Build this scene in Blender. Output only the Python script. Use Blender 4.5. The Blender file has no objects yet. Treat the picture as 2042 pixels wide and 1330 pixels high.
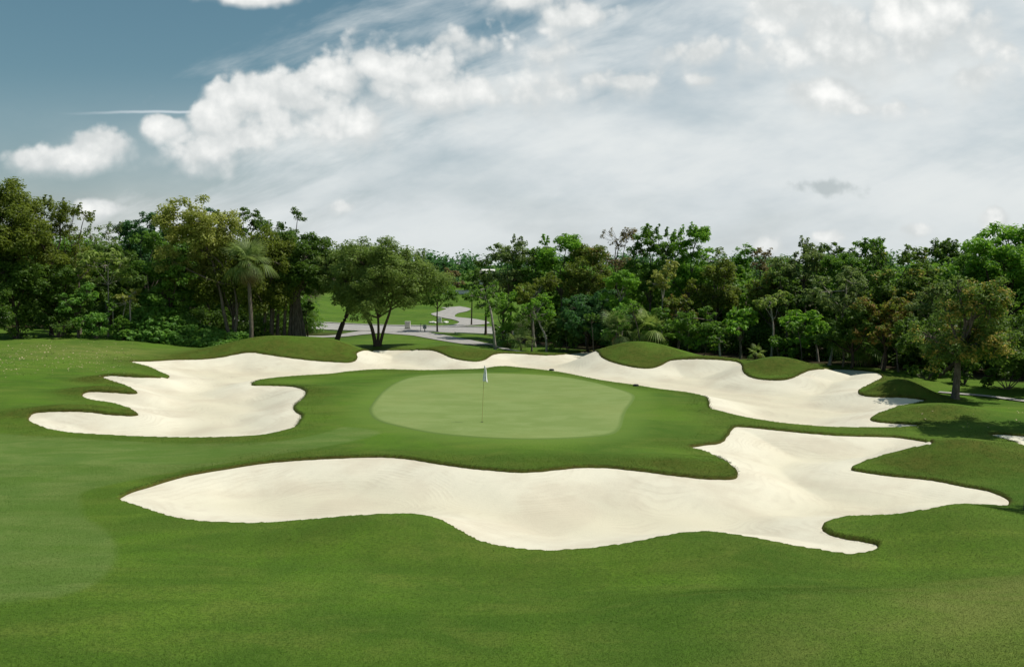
import bpy, math, random
import numpy as np
sc = bpy.context.scene
C = sc.collection
R = math.radians

# ------------------------------------------------------------------ camera
F = 1768.0; PITCH = 4.04; CAMZ = 6.0
cam_d = bpy.data.cameras.new('camera'); cam = bpy.data.objects.new('camera', cam_d); C.objects.link(cam)
cam.location = (0, 0, CAMZ); cam.rotation_euler = (R(90 - PITCH), 0, 0)
cam_d.sensor_width = 36.0; cam_d.lens = 36.0 * F / 2042.0
cam_d.clip_start = 0.1; cam_d.clip_end = 6000
sc.camera = cam
sc.view_settings.view_transform = 'Standard'; sc.view_settings.look = 'None'
sc.view_settings.exposure = 0.2; sc.view_settings.gamma = 1.0
sc.cycles.max_bounces = 6; sc.cycles.diffuse_bounces = 3; sc.cycles.transmission_bounces = 3
sc.cycles.transparent_max_bounces = 4; sc.cycles.glossy_bounces = 2

SUN_EL, SUN_AZ = 58.0, 83.0       # azimuth clockwise from +Y
SUN = 3.6
SKY = 0.085

# ------------------------------------------------------------------ node helpers
class N:
    def __init__(s, tree): s.t = tree
    def new(s, typ, **k):
        n = s.t.nodes.new(typ)
        for a, v in k.items(): setattr(n, a, v)
        return n
    def put(s, sock, v):
        if isinstance(v, bpy.types.NodeSocket): s.t.links.new(v, sock)
        elif v is not None: sock.default_value = v
    def m(s, op, a, b=None, c=None, clamp=False):
        n = s.new('ShaderNodeMath', operation=op, use_clamp=clamp)
        s.put(n.inputs[0], a); s.put(n.inputs[1], b)
        if c is not None: s.put(n.inputs[2], c)
        return n.outputs[0]
    def step(s, x, lo, hi, a=0.0, b=1.0):
        n = s.new('ShaderNodeMapRange', interpolation_type='SMOOTHSTEP')
        s.put(n.inputs[0], x); s.put(n.inputs[1], lo); s.put(n.inputs[2], hi); s.put(n.inputs[3], a); s.put(n.inputs[4], b)
        return n.outputs[0]
    def mix(s, f, a, b, mode='MIX'):
        n = s.new('ShaderNodeMix', data_type='RGBA', blend_type=mode)
        s.put(n.inputs[0], f); s.put(n.inputs[6], a if isinstance(a, bpy.types.NodeSocket) else (*a, 1)[:4])
        s.put(n.inputs[7], b if isinstance(b, bpy.types.NodeSocket) else (*b, 1)[:4])
        return n.outputs[2]
    def xyz(s, x, y, z=0.0):
        n = s.new('ShaderNodeCombineXYZ'); s.put(n.inputs[0], x); s.put(n.inputs[1], y); s.put(n.inputs[2], z); return n.outputs[0]
    def sep(s, v):
        n = s.new('ShaderNodeSeparateXYZ'); s.put(n.inputs[0], v); return n.outputs
    def noise(s, vec, scale, detail=4, rough=0.55, dist=0.0, dim='3D'):
        n = s.new('ShaderNodeTexNoise', noise_dimensions=dim)
        s.put(n.inputs['Vector'], vec); n.inputs['Scale'].default_value = scale; n.inputs['Detail'].default_value = detail
        n.inputs['Roughness'].default_value = rough; n.inputs['Distortion'].default_value = dist
        return n.outputs[0]
    def vm(s, op, a, b=None):
        n = s.new('ShaderNodeVectorMath', operation=op); s.put(n.inputs[0], a)
        if b is not None: s.put(n.inputs[1], b)
        return n.outputs[0]
    def attr(s, name):
        n = s.new('ShaderNodeAttribute'); n.attribute_name = name; return n

# ------------------------------------------------------------------ world: Nishita sky and clouds by direction
world = bpy.data.worlds.new('World'); sc.world = world; world.use_nodes = True
wt = world.node_tree; wt.nodes.clear(); w = N(wt)
out = w.new('ShaderNodeOutputWorld')
sky = w.new('ShaderNodeTexSky', sky_type='NISHITA'); sky.sun_disc = False
sky.sun_elevation = R(SUN_EL); sky.sun_rotation = R(SUN_AZ); sky.air_density = 1.0; sky.dust_density = 1.2; sky.ozone_density = 1.4
hs = w.new('ShaderNodeHueSaturation'); hs.inputs['Hue'].default_value = 0.465; hs.inputs['Saturation'].default_value = 1.08; hs.inputs['Value'].default_value = 0.74
wt.links.new(sky.outputs[0], hs.inputs['Color'])
tc = w.new('ShaderNodeTexCoord')
dx, dy, dz = w.sep(tc.outputs['Generated'])
ct, st = math.cos(R(PITCH)), math.sin(R(PITCH))
fw = w.m('MAXIMUM', w.m('SUBTRACT', w.m('MULTIPLY', dy, ct), w.m('MULTIPLY', dz, st)), 0.08)
up = w.m('ADD', w.m('MULTIPLY', dy, st), w.m('MULTIPLY', dz, ct))
PX = w.m('ADD', w.m('MULTIPLY', w.m('DIVIDE', dx, fw), F / 1000), 1.021)
PY = w.m('SUBTRACT', 0.665, w.m('MULTIPLY', w.m('DIVIDE', up, fw), F / 1000))
P = w.xyz(PX, PY)
# thin high cloud that fills the sky below a diagonal
sd = w.m('ADD', w.m('MULTIPLY', PX, 0.443), w.m('MULTIPLY', w.m('SUBTRACT', PY, 0.40), 0.897))
along = w.m('SUBTRACT', w.m('MULTIPLY', PX, 0.94), w.m('MULTIPLY', PY, 0.34))
cross = w.m('ADD', w.m('MULTIPLY', PX, 0.34), w.m('MULTIPLY', PY, 0.94))
st1 = w.noise(w.xyz(w.m('MULTIPLY', along, 2.2), w.m('MULTIPLY', cross, 9.0), 3.1), 1.0, 6, 0.60, 0.3)
st2 = w.noise(w.xyz(w.m('MULTIPLY', PX, 2.4), w.m('MULTIPLY', PY, 6.0), 7.7), 1.0, 6, 0.55, 0.0)
cir = w.step(w.m('ADD', sd, w.m('MULTIPLY', w.m('SUBTRACT', st1, 0.5), 0.75)), -0.03, 0.34)
cir = w.m('MULTIPLY', cir, w.step(st2, 0.22, 0.60, 0.70, 1.0))
hz = w.step(PY, 0.12, 0.50, 0.0, 0.78)
cir = w.m('MAXIMUM', cir, w.m('MULTIPLY', w.m('MULTIPLY', hz, w.step(PX, -.1, .8, .5, 1.0)), w.step(st2, 0.25, 0.65, 0.6, 1.0)))
cirb = w.m('ADD', w.step(w.m('ADD', w.m('MULTIPLY', st2, 0.6), w.m('MULTIPLY', st1, 0.4)), 0.30, 0.68), 0.0)
ccol = w.mix(cirb, (0.50, 0.56, 0.595), (0.70, 0.73, 0.725))
ccol = w.mix(w.step(PY, 0.28, 0.52, 0, 0.35), ccol, (0.54, 0.585, 0.60))
# cumulus: bank of puffs, softly rounded
PUFFS = [(.13,.325,.13,.038,1),(.20,.295,.075,.045,1),(.07,.325,.06,.03,1),(.33,.262,.06,.032,1),(.43,.250,.085,.05,1),(.455,.205,.055,.05,1),(.51,.20,.09,.06,1),(.57,.185,.10,.05,1),(.62,.21,.11,.06,.8),
 (.66,.165,.10,.05,1),(.735,.135,.055,.04,1),(.40,.31,.12,.055,.8),(.50,.29,.12,.06,.72),(.54,.26,.08,.05,.7),(.725,.262,.045,.042,.95),(.88,.205,.10,.045,1),(.985,.205,.05,.035,.7),(.95,.10,.15,.06,.6),
 (.80,.17,.22,.10,.72),(.66,.27,.16,.06,.66),(1.0,.20,.20,.08,.66),(1.55,.12,.20,.09,.62),(1.08,.12,.13,.07,.62),(1.15,.05,.14,.05,.6),(1.38,.115,.15,.06,.66),(1.25,.17,.12,.04,.66),(1.40,.165,.05,.022,.7),(1.64,.19,.075,.036,1),(1.84,.065,.17,.09,1),(1.70,.10,.18,.10,.85),(1.60,.03,.14,.06,.7),(1.95,.16,.16,.09,.6),(1.72,.225,.20,.035,.55),
 (.51,.0,.11,.02,1),(.20,.425,.07,.03,.75),(.68,.42,.10,.028,.55),(.86,.49,.055,.035,.6),(1.65,.478,.05,.02,.8),(1.985,.445,.035,.03,1),(1.83,.465,.05,.025,.8),(1.04,.01,.10,.04,.7),(1.53,.5,.05,.03,.7)]
fb = w.noise(P, 7.5, 6, 0.55, 0.0)
fb2 = w.noise(w.vm('ADD', P, (-0.012, 0.020, 0.0)), 7.5, 6, 0.55, 0.0)
lb = w.noise(P, 22.0, 3, 0.55, 0.0)
field = None; low = None
for cx, cy, rx, ry, k in PUFFS:
    ex = w.m('MULTIPLY', w.m('SUBTRACT', PX, cx), 1 / rx); ey = w.m('MULTIPLY', w.m('SUBTRACT', PY, cy), 1 / ry)
    q = w.m('SUBTRACT', 1.0, w.m('SQRT', w.m('ADD', w.m('MULTIPLY', ex, ex), w.m('MULTIPLY', ey, ey))))
    q = w.m('MULTIPLY', q, 1.0); qk = w.m('MULTIPLY', w.m('MAXIMUM', w.m('ADD', q, 0.6), 0.0), k)
    tl = w.m('MULTIPLY', w.m('MAXIMUM', w.m('ADD', q, 0.5), 0.0), w.m('SUBTRACT', k * 0.9, w.m('MULTIPLY', ey, 0.55)))
    if field is None: field = qk; low = tl
    else:
        field = w.m('SMOOTH_MAX', field, qk, 0.15); low = w.m('SMOOTH_MAX', low, tl, 0.2)
def vor(vec, sc_):
    n_ = w.new('ShaderNodeTexVoronoi', feature='F1', distance='EUCLIDEAN'); n_.inputs['Scale'].default_value = sc_; n_.inputs['Detail'].default_value = 2.0
    n_.inputs['Roughness'].default_value = .55; w.put(n_.inputs['Vector'], vec); return n_.outputs['Distance']
dsn = w.new('ShaderNodeTexNoise'); dsn.inputs['Scale'].default_value = 12; dsn.inputs['Detail'].default_value = 4; w.put(dsn.inputs['Vector'], P)
Pw = w.vm('ADD', P, w.vm('MULTIPLY', w.vm('SUBTRACT', dsn.outputs['Color'], (.5, .5, .5)), (.05, .04, 0)))
v1 = vor(Pw, 15.0)
ff = w.m('ADD', w.m('ADD', field, w.m('MULTIPLY', w.m('SUBTRACT', fb, 0.5), 1.25)), w.m('MULTIPLY', w.m('SUBTRACT', 0.50, v1), 0.45))
ratio = w.m('DIVIDE', low, w.m('ADD', field, 0.12))
wid = w.step(ratio, 0.45, 1.0, 0.95, 0.36)
calpha = w.step(ff, 0.24, w.m('ADD', 0.24, wid))
rel = w.m('ADD', w.m('ADD', w.m('MULTIPLY', w.m('SUBTRACT', fb, fb2), 1.7), w.m('MULTIPLY', w.m('SUBTRACT', 0.45, v1), 0.35)), 0.0)
cb = w.m('ADD', w.m('ADD', w.m('MULTIPLY', low, 0.42), 0.14), rel, clamp=True)
cumc = w.mix(w.step(cb, 0.05, 0.95), (0.57, 0.60, 0.60), (0.90, 0.90, 0.875))
# one small dark scud cloud low on the right
ex = w.m('MULTIPLY', w.m('SUBTRACT', PX, 1.655), 1 / .075); ey = w.m('MULTIPLY', w.m('SUBTRACT', PY, w.m('ADD', .374, w.m('MULTIPLY', w.m('SUBTRACT', PX, 1.655), .12))), 1 / .018)
dq = w.m('SUBTRACT', 1.0, w.m('SQRT', w.m('ADD', w.m('MULTIPLY', ex, ex), w.m('MULTIPLY', ey, ey))))
da = w.step(w.m('ADD', w.m('ADD', dq, w.m('MULTIPLY', w.m('SUBTRACT', fb, 0.5), 1.2)), w.m('MULTIPLY', w.m('SUBTRACT', lb, 0.5), 2.6)), -0.25, 0.75, 0, 0.75)
# contrail
ey = w.m('SUBTRACT', PY, w.m('SUBTRACT', .2235, w.m('MULTIPLY', w.m('SUBTRACT', PX, .33), .014)))
ta = w.m('MULTIPLY', w.step(w.m('ABSOLUTE', w.m('ADD', ey, w.m('MULTIPLY', w.m('SUBTRACT', fb, .5), .008))), 0.0, .0045, .7, 0), w.m('MULTIPLY', w.step(PX, .10, .34), w.step(PX, .40, .45, 1, 0)))
base = w.new('ShaderNodeMix', data_type='RGBA', blend_type='MULTIPLY'); base.inputs[0].default_value = 1
wt.links.new(hs.outputs[0], base.inputs[6]); base.inputs[7].default_value = (SKY, SKY, SKY, 1)
# cloud colours are radiances, so the Background strength is 1 and the Nishita sky is scaled to SKY here
col = w.mix(cir, base.outputs[2], ccol)
col = w.mix(ta, col, (0.62, 0.68, 0.72))
col = w.mix(calpha, col, cumc)
col = w.mix(da, col, (0.38, 0.43, 0.44))
inv = w.new('ShaderNodeMix', data_type='RGBA', blend_type='MULTIPLY'); inv.inputs[0].default_value = 1
wt.links.new(col, inv.inputs[6]); inv.inputs[7].default_value = (1 / 0.1, 1 / 0.1, 1 / 0.1, 1)
inv.clamp_result = False; inv.clamp_factor = False
bg = w.new('ShaderNodeBackground'); bg.inputs['Strength'].default_value = 0.1
wt.links.new(inv.outputs[2], bg.inputs[0]); wt.links.new(bg.outputs[0], out.inputs[0])
world.cycles.sampling_method = 'MANUAL'; world.cycles.sample_map_resolution = 512

sun_d = bpy.data.lights.new('sun', 'SUN'); sun_d.energy = SUN; sun_d.angle = R(0.6); sun_d.color = (1.0, 0.955, 0.88)
sun = bpy.data.objects.new('sun', sun_d); C.objects.link(sun)
sun.rotation_euler = (R(90 - SUN_EL), 0, R(180 - SUN_AZ))
sun.location = (30, 0, 60)

# ------------------------------------------------------------------ terrain
def ray(px, py):
    a = (np.asarray(px, float) - 1021) / F; b = (665 - np.asarray(py, float)) / F
    return a, ct + b * st, -st + b * ct          # x, y, z of the direction
def at_z(px, py, z):
    a, y, zz = ray(px, py); t = (z - CAMZ) / zz
    return a * t, y * t
def at_y(px, py, D):
    a, y, zz = ray(px, py); t = D / y
    return a * t, CAMZ + zz * t
def sm(x, a, b):
    t = np.clip((x - a) / (b - a), 0, 1); return t * t * (3 - 2 * t)
BUMPS = []
def bump(px, py, zc, h, sx, sy, rot=0, p=2):
    x, y = at_z(px, py, zc); BUMPS.append((float(x), float(y), sx, sy, R(rot), h, p))
bump(560, 673, 1.35, 1.3, 3.6, 1.9)
bump(470, 692, 0.8, 0.45, 3.5, 1.6)
bump(665, 690, 0.7, 0.5, 1.8, 1.4)
bump(900, 688, 0.75, 0.7, 2.6, 1.8)
bump(820, 683, 0.4, 0.3, 3.2, 2.2)
bump(1272, 681, 1.35, 1.35, 2.9, 1.7)
bump(1400, 708, 0.7, 0.45, 2.4, 1.5)
bump(1545, 708, 1.1, 1.0, 2.2, 1.35)
bump(1700, 738, 0.5, 0.4, 2.6, 1.0, -18)
bump(1440, 707, 0.85, 0.42, 2.6, .8, -12)
bump(1660, 733, 0.8, 0.40, 2.6, .8, -15)
bump(1060, 700, 0.3, 0.25, 3.0, 1.0)
bump(1795, 751, 0.95, 0.85, 1.25, 0.95, -10)
bump(1880, 800, 0.55, 0.5, 1.9, 1.2)
bump(1900, 875, 0.65, 0.62, 1.7, 1.15)
bump(2120, 880, 0.5, 0.4, 2.0, 1.5)
bump(1900, 1005, 0.6, 0.55, 1.6, 1.3, 12)
bump(755, 1022, 0.5, 0.42, 1.5, 1.4)
bump(1400, 1060, 0.3, 0.28, 1.5, 1.2)
bump(290, 1200, 0.2, 0.15, 3.0, 2.0)
bump(1500, 1200, 0.15, 0.18, 3.0, 1.4, 8)
bump(1390, 915, 0.35, 0.2, 1.5, 0.8, -20)
bump(650, 775, 0.35, 0.22, 1.6, 1.6)
bump(265, 737, 0.75, 0.42, 2.2, 0.9, -8)
bump(215, 768, 0.6, 0.36, 2.0, 0.8, -10)
bump(180, 808, 0.5, 0.36, 2.2, 0.8, -6)
bump(990, 812, 0.25, 0.34, 9.2, 12.0, 0, 5)
bump(1880, 1120, 0.05, -0.28, 3.0, .9, 8)
bump(1120, 1175, -0.1, -0.22, 3.2, 1.0)
bump(520, 1110, 0.0, -0.16, 2.4, 1.0)
bump(1650, 1215, 0.15, .20, 3.6, .8, -6)
bump(60, 770, 0.9, 0.35, 6.0, 5.0)
def B(x, y):
    x = np.asarray(x, float); y = np.asarray(y, float)
    z = np.zeros(np.broadcast(x, y).shape)
    for cx, cy, sx, sy, r, h, p in BUMPS:
        u = (x - cx) * math.cos(r) + (y - cy) * math.sin(r); v = -(x - cx) * math.sin(r) + (y - cy) * math.cos(r)
        z = z + h * np.exp(-((np.abs(u / sx) ** 2 + np.abs(v / sy) ** 2) / 1.5) ** (p / 2.0))
    z = z + 1.1 * sm(-x, 17, 34) * sm(y, 34, 62)
    z = z + 3.6 * sm(y, 100, 190) + 5.0 * sm(y, 190, 420)
    z = z - 0.25 * sm(y, 62, 72) * (1 - sm(-x, 17, 34)) * sm(x, -6, 6)
    z = z + 0.05 * np.sin(x * 0.31 + 1.3) * np.sin(y * 0.27 + .4) + 0.02 * np.sin(x * 0.9 + y * 0.7)
    z = z + 0.25 * sm(x, 5, 16) * (1 - sm(y, 14, 20))
    return z
def hit(px, py):
    """first point of each view ray on the terrain"""
    px = np.atleast_1d(np.asarray(px, float)); py = np.atleast_1d(np.asarray(py, float))
    a, dy_, dz_ = ray(px, py)
    ts = np.concatenate([np.arange(8, 60, .15), np.arange(60, 110, .3), np.arange(110, 420, 2.)])
    T = ts[:, None]; below = (CAMZ + dz_ * T) < B(a * T, dy_ * T)
    i = np.argmax(below, axis=0); i = np.where(below.any(axis=0), i, len(ts) - 1)
    lo = ts[np.maximum(i - 1, 0)]; hi = ts[i]
    for _ in range(14):
        mid = (lo + hi) / 2; bl = (CAMZ + dz_ * mid) < B(a * mid, dy_ * mid)
        hi = np.where(bl, mid, hi); lo = np.where(bl, lo, mid)
    return a * hi, dy_ * hi
def crom(pts, n=4, closed=True):
    p = np.array(pts, float); m = len(p); o = []
    for i in range(m if closed else m - 1):
        if closed: a, b, c, d = p[i - 1], p[i], p[(i + 1) % m], p[(i + 2) % m]
        else: a, b, c, d = p[max(i - 1, 0)], p[i], p[i + 1], p[min(i + 2, m - 1)]
        for k in range(n):
            t = k / n
            o.append(0.5 * ((2 * b) + (c - a) * t + (2 * a - 5 * b + 4 * c - d) * t * t + (3 * b - a - 3 * c + d) * t ** 3))
    if not closed: o.append(p[-1])
    return np.array(o)
def sdf(x, y, poly):
    """negative inside"""
    shp = x.shape; x = x.ravel(); y = y.ravel(); d2 = np.full(x.shape, 1e18); ins = np.zeros(x.shape, bool)
    q = np.roll(poly, -1, axis=0)
    for (ax, ay), (bx, by) in zip(poly, q):
        ex, ey = bx - ax, by - ay; L = ex * ex + ey * ey + 1e-12
        t = np.clip(((x - ax) * ex + (y - ay) * ey) / L, 0, 1)
        d2 = np.minimum(d2, (x - ax - t * ex) ** 2 + (y - ay - t * ey) ** 2)
        if abs(ey) > 1e-9:
            c = ((ay > y) != (by > y)) & (x < ax + (y - ay) / ey * ex); ins ^= c
    d = np.sqrt(d2); return np.where(ins, -d, d).reshape(shp)
BACK = [(258,720),(300,719),(350,716),(400,715),(440,711),(470,705),(500,701),(530,705),(570,711),(620,717),(660,720),(700,721),(712,712),(711,703),(722,698),(760,697),(820,697),(860,697),(880,703),(900,712),(930,718),(955,719),(970,714),(980,707),(1000,703),(1040,704),(1090,707),(1140,704),(1180,699),(1192,700),(1200,710),(1220,720),(1250,728),(1285,733),(1310,730),(1330,720),(1345,716),(1390,714),(1440,716),(1470,720),(1480,727),(1482,738),(1495,749),(1520,755),(1560,756),(1585,750),(1600,742),(1625,735),(1680,735),(1735,739),(1755,744),(1759,752),(1740,762),(1720,772),(1712,779),(1720,786),(1745,789),(1800,790),(1830,793),(1845,798),(1800,808),(1760,820),(1738,831),(1745,838),(1790,842),(1840,846),(1800,851),(1720,852),(1640,850),(1560,843),(1490,832),(1440,820),(1415,813),(1413,800),(1405,790),(1370,782),(1320,776),(1270,768),(1200,758),(1130,744),(1080,737),(1040,733),(1010,730),(985,731),(960,735),(900,737),(840,738),(760,736),(700,740),(660,745),(610,748),(568,751),(520,757),(502,766),(540,767),(584,769),(603,774),(611,781),(605,793),(592,803),(586,812),(592,820),(602,826),(598,838),(588,850),(562,859),(520,867),(450,871),(370,872),(280,870),(200,866),(139,862),(95,854),(63,841),(56,833),(66,822),(97,818),(170,818),(210,823),(250,826),(275,825),(260,815),(230,804),(190,798),(170,793),(163,786),(177,779),(221,780),(272,783),(262,773),(240,764),(215,756),(203,751),(221,747),(270,750),(335,751),(322,742),(295,730)]
FRONT = [(235,993),(262,978),(300,966),(350,951),(400,940),(450,932),(520,921),(600,914),(680,910),(740,908),(800,910),(860,919),(920,928),(980,934),(1040,938),(1090,935),(1150,929),(1210,929),(1280,936),(1350,945),(1410,951),(1460,951),(1470,943),(1463,930),(1440,915),(1410,900),(1376,890),(1400,885),(1435,880),(1450,866),(1460,852),(1475,848),(1530,853),(1600,860),(1680,866),(1760,868),(1800,871),(1860,882),(1820,892),(1760,907),(1715,922),(1698,932),(1715,937),(1780,946),(1860,954),(1920,966),(1970,975),(2005,988),(2015,997),(2008,1008),(1960,1006),(1900,1006),(1850,1015),(1800,1023),(1740,1027),(1690,1029),(1655,1037),(1642,1047),(1648,1057),(1680,1068),(1730,1076),(1753,1083),(1745,1093),(1715,1103),(1680,1102),(1600,1090),(1520,1075),(1440,1062),(1390,1060),(1330,1067),(1260,1081),(1180,1092),(1110,1097),(1050,1095),(990,1086),(950,1075),(920,1058),(880,1036),(830,1025),(760,1025),(680,1030),(600,1037),(520,1042),(440,1041),(370,1035),(310,1020),(270,1006)]
SIDE = [(1974,866),(1990,863),(2042,867),(2100,872),(2160,880),(2170,895),(2100,905),(2042,888),(2005,876)]
GREEN = [(735,820),(742,803),(762,780),(792,761),(830,750),(880,746),(960,744),(1050,746),(1120,751),(1180,761),(1230,774),(1258,783),(1267,791),(1262,803),(1252,816),(1246,829),(1243,842),(1238,855),(1222,866),(1180,872),(1100,876),(1020,876),(940,872),(860,864),(790,850),(750,838)]
FAIRWAY = [(-500,866),(60,869),(200,877),(400,884),(560,879),(650,862),(690,851),(760,862),(700,880),(620,895),(500,915),(300,950),(185,975),(160,990),(170,1030),(215,1062),(232,1100),(215,1140),(150,1180),(0,1200),(-500,1215)]
def outline(pix, n=4):
    p = crom(pix, n); x, y = hit(p[:, 0], p[:, 1]); return np.stack([x, y], 1)
oBACK, oFRONT, oSIDE, oGREEN, oFAIR = outline(BACK, 3), outline(FRONT, 3), outline(SIDE, 4), outline(GREEN, 5), outline(FAIRWAY, 4)
FOR_R = np.array([(-1.5,74),(3,70),(7,66),(11,61.5),(20,54.5),(24,48.5),(27.5,45.5),(40,38),(60,30),(160,30),(160,260),(8,260),(4,150),(-2,95)], float)
FOR_L = np.array([(-17,71),(-24,71),(-33,73),(-45,75),(-60,70),(-80,60),(-180,60),(-180,240),(-40,240),(-26,120),(-17,84)], float)

def mesh_from(name, V, Fc, mat=None, smooth=True, parent=None, attrs=None):
    me = bpy.data.meshes.new(name); V = np.asarray(V, np.float32); Fc = np.asarray(Fc, np.int32)
    k = Fc.shape[1]
    me.vertices.add(len(V)); me.vertices.foreach_set('co', V.ravel())
    me.loops.add(Fc.size); me.loops.foreach_set('vertex_index', Fc.ravel())
    me.polygons.add(len(Fc)); me.polygons.foreach_set('loop_start', np.arange(0, Fc.size, k, dtype=np.int32))
    try: me.polygons.foreach_set('loop_total', np.full(len(Fc), k, np.int32))
    except Exception: pass
    me.polygons.foreach_set('use_smooth', np.full(len(Fc), smooth, bool))
    me.update(calc_edges=True)
    for an, (dom, arr) in (attrs or {}).items():
        a = me.attributes.new(an, 'FLOAT', dom); a.data.foreach_set('value', np.asarray(arr, np.float32))
    if mat: me.materials.append(mat)
    o = bpy.data.objects.new(name, me); C.objects.link(o)
    if parent: o.parent = parent
    return o
def grid_faces(nx, ny):
    i = np.arange(nx - 1)[None, :] + np.arange(ny - 1)[:, None] * nx
    return np.stack([i, i + 1, i + 1 + nx, i + nx], -1).reshape(-1, 4)
def tag(o, label=None, cat=None, group=None, kind=None):
    if label: o['label'] = label
    if cat: o['category'] = cat
    if group: o['group'] = group
    if kind: o['kind'] = kind
    return o
def empty(name, loc, label, cat, group=None):
    o = bpy.data.objects.new(name, None); C.objects.link(o); o.location = loc; o.empty_display_size = 0.2
    return tag(o, label, cat, group)

# ------------------------------------------------------------------ materials
def mat(name):
    m = bpy.data.materials.new(name); m.use_nodes = True; n = N(m.node_tree)
    b = m.node_tree.nodes['Principled BSDF']; return m, n, b
def simple(name, col, rough=0.7, var=0.25, scale=8.0, metal=0.0, spec=0.3):
    m, n, b = mat(name); g = n.new('ShaderNodeTexCoord').outputs['Object']
    f = n.noise(g, scale, 5, 0.6)
    n.put(b.inputs['Base Color'], n.mix(n.step(f, .3, .7), tuple(c * (1 - var) for c in col), tuple(min(1, c * (1 + var)) for c in col)))
    b.inputs['Roughness'].default_value = rough; b.inputs['Metallic'].default_value = metal; b.inputs['Specular IOR Level'].default_value = spec
    bp = n.new('ShaderNodeBump'); bp.inputs['Strength'].default_value = .3; bp.inputs['Distance'].default_value = .01
    n.put(bp.inputs['Height'], f); n.put(b.inputs['Normal'], bp.outputs[0])
    return m
def grass_material(name, green=False):
    m, n, b = mat(name)
    pos = n.new('ShaderNodeNewGeometry').outputs['Position']
    x, y, z = n.sep(pos)
    big = n.noise(pos, 0.16, 4, 0.55, 0.3); med = n.noise(n.xyz(n.m('MULTIPLY', x, .55), n.m('MULTIPLY', y, 1.0), z), 1.1, 5, 0.62, 0.4)
    fine = n.noise(n.xyz(n.m('MULTIPLY', x, 5.), n.m('MULTIPLY', y, 9.), z), 3.0, 5, 0.72)
    grit = n.noise(pos, 38.0, 3, 0.7)
    if green:
        c = n.mix(n.step(med, .40, .62), (0.180, 0.252, 0.076), (0.222, 0.292, 0.102))
        c = n.mix(n.step(fine, .42, .62, 0, .5), c, (0.160, 0.215, 0.055))
        c = n.mix(n.step(big, .45, .7, 0, .5), c, (0.235, 0.275, 0.092))
        band = n.m('SINE', n.m('MULTIPLY', n.m('ADD', n.m('MULTIPLY', x, .5), n.m('MULTIPLY', y, .86)), 2.4))
        c = n.mix(n.step(band, -.3, .3, 0, .10), c, (0.23, 0.30, 0.10))
        c = n.mix(n.step(n.m('ADD', n.attr('edge').outputs['Fac'], n.m('MULTIPLY', n.m('SUBTRACT', med, .5), .02)), .955, .99, 0, .9), c, (0.112, 0.178, 0.042))
        amt = .15
    else:
        patch = n.noise(pos, 0.33, 5, .6, .6); streak = n.noise(n.xyz(n.m('MULTIPLY', x, .18), n.m('MULTIPLY', y, .8), z), 1.3, 5, .6, .5)
        c = n.mix(n.step(big, .36, .62), (0.065, 0.132, 0.017), (0.116, 0.200, 0.024))
        c = n.mix(n.step(med, .44, .64, 0, .6), c, (0.142, 0.193, 0.034))
        c = n.mix(n.step(streak, .42, .60, 0, .5), c, (0.056, 0.127, 0.014))
        c = n.mix(n.step(patch, .52, .66, 0, .65), c, (0.100, 0.200, 0.018))
        c = n.mix(n.step(fine, .44, .60, 0, .62), c, (0.048, 0.095, 0.014))
        c = n.mix(n.step(grit, .56, .72, 0, .40), c, (0.212, 0.251, 0.084))
        mown = n.attr('mown').outputs['Fac']
        mc = n.mix(n.step(med, .4, .62), (0.113, 0.182, 0.046), (0.162, 0.220, 0.067))
        mc = n.mix(n.step(streak, .42, .62, 0, .4), mc, (0.091, 0.169, 0.024))
        mc = n.mix(n.step(fine, .44, .62, 0, .5), mc, (0.073, 0.145, 0.019))
        c = n.mix(n.m('MULTIPLY', mown, .7), c, mc)
        dry = n.attr('dry').outputs['Fac']
        c = n.mix(n.m('MULTIPLY', dry, n.step(med, .3, .6, .3, .85)), c, (0.167, 0.192, 0.050))
        coll = n.attr('collar').outputs['Fac']
        c = n.mix(n.m('MULTIPLY', coll, .55), c, (0.136, 0.218, 0.041))
        rough_shade = n.attr('rough').outputs['Fac']
        rough_shade_col = n.mix(n.step(n.noise(pos, 3.2, 6, .75), .34, .66), (0.058, 0.090, 0.013), (0.096, 0.112, 0.020))  # rough-grass colour, darkened to paint shade onto the camera-side slopes
        c = n.mix(n.m('MULTIPLY', rough_shade, n.step(n.noise(pos, .7, 4, .6), .3, .62, .45, 1)), c, rough_shade_col)
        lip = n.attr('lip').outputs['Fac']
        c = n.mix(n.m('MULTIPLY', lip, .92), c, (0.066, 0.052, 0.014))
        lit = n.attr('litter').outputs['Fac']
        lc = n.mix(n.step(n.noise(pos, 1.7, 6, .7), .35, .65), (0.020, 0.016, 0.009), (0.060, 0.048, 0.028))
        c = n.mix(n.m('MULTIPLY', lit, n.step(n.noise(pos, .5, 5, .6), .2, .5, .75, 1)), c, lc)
        amt = .4
    n.put(b.inputs['Base Color'], c); b.inputs['Roughness'].default_value = .85; b.inputs['Specular IOR Level'].default_value = .04
    bp = n.new('ShaderNodeBump'); bp.inputs['Strength'].default_value = amt; bp.inputs['Distance'].default_value = .05
    n.put(bp.inputs['Height'], n.m('ADD', n.m('MULTIPLY', fine, .7), n.m('MULTIPLY', grit, .5))); n.put(b.inputs['Normal'], bp.outputs[0])
    return m
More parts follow.
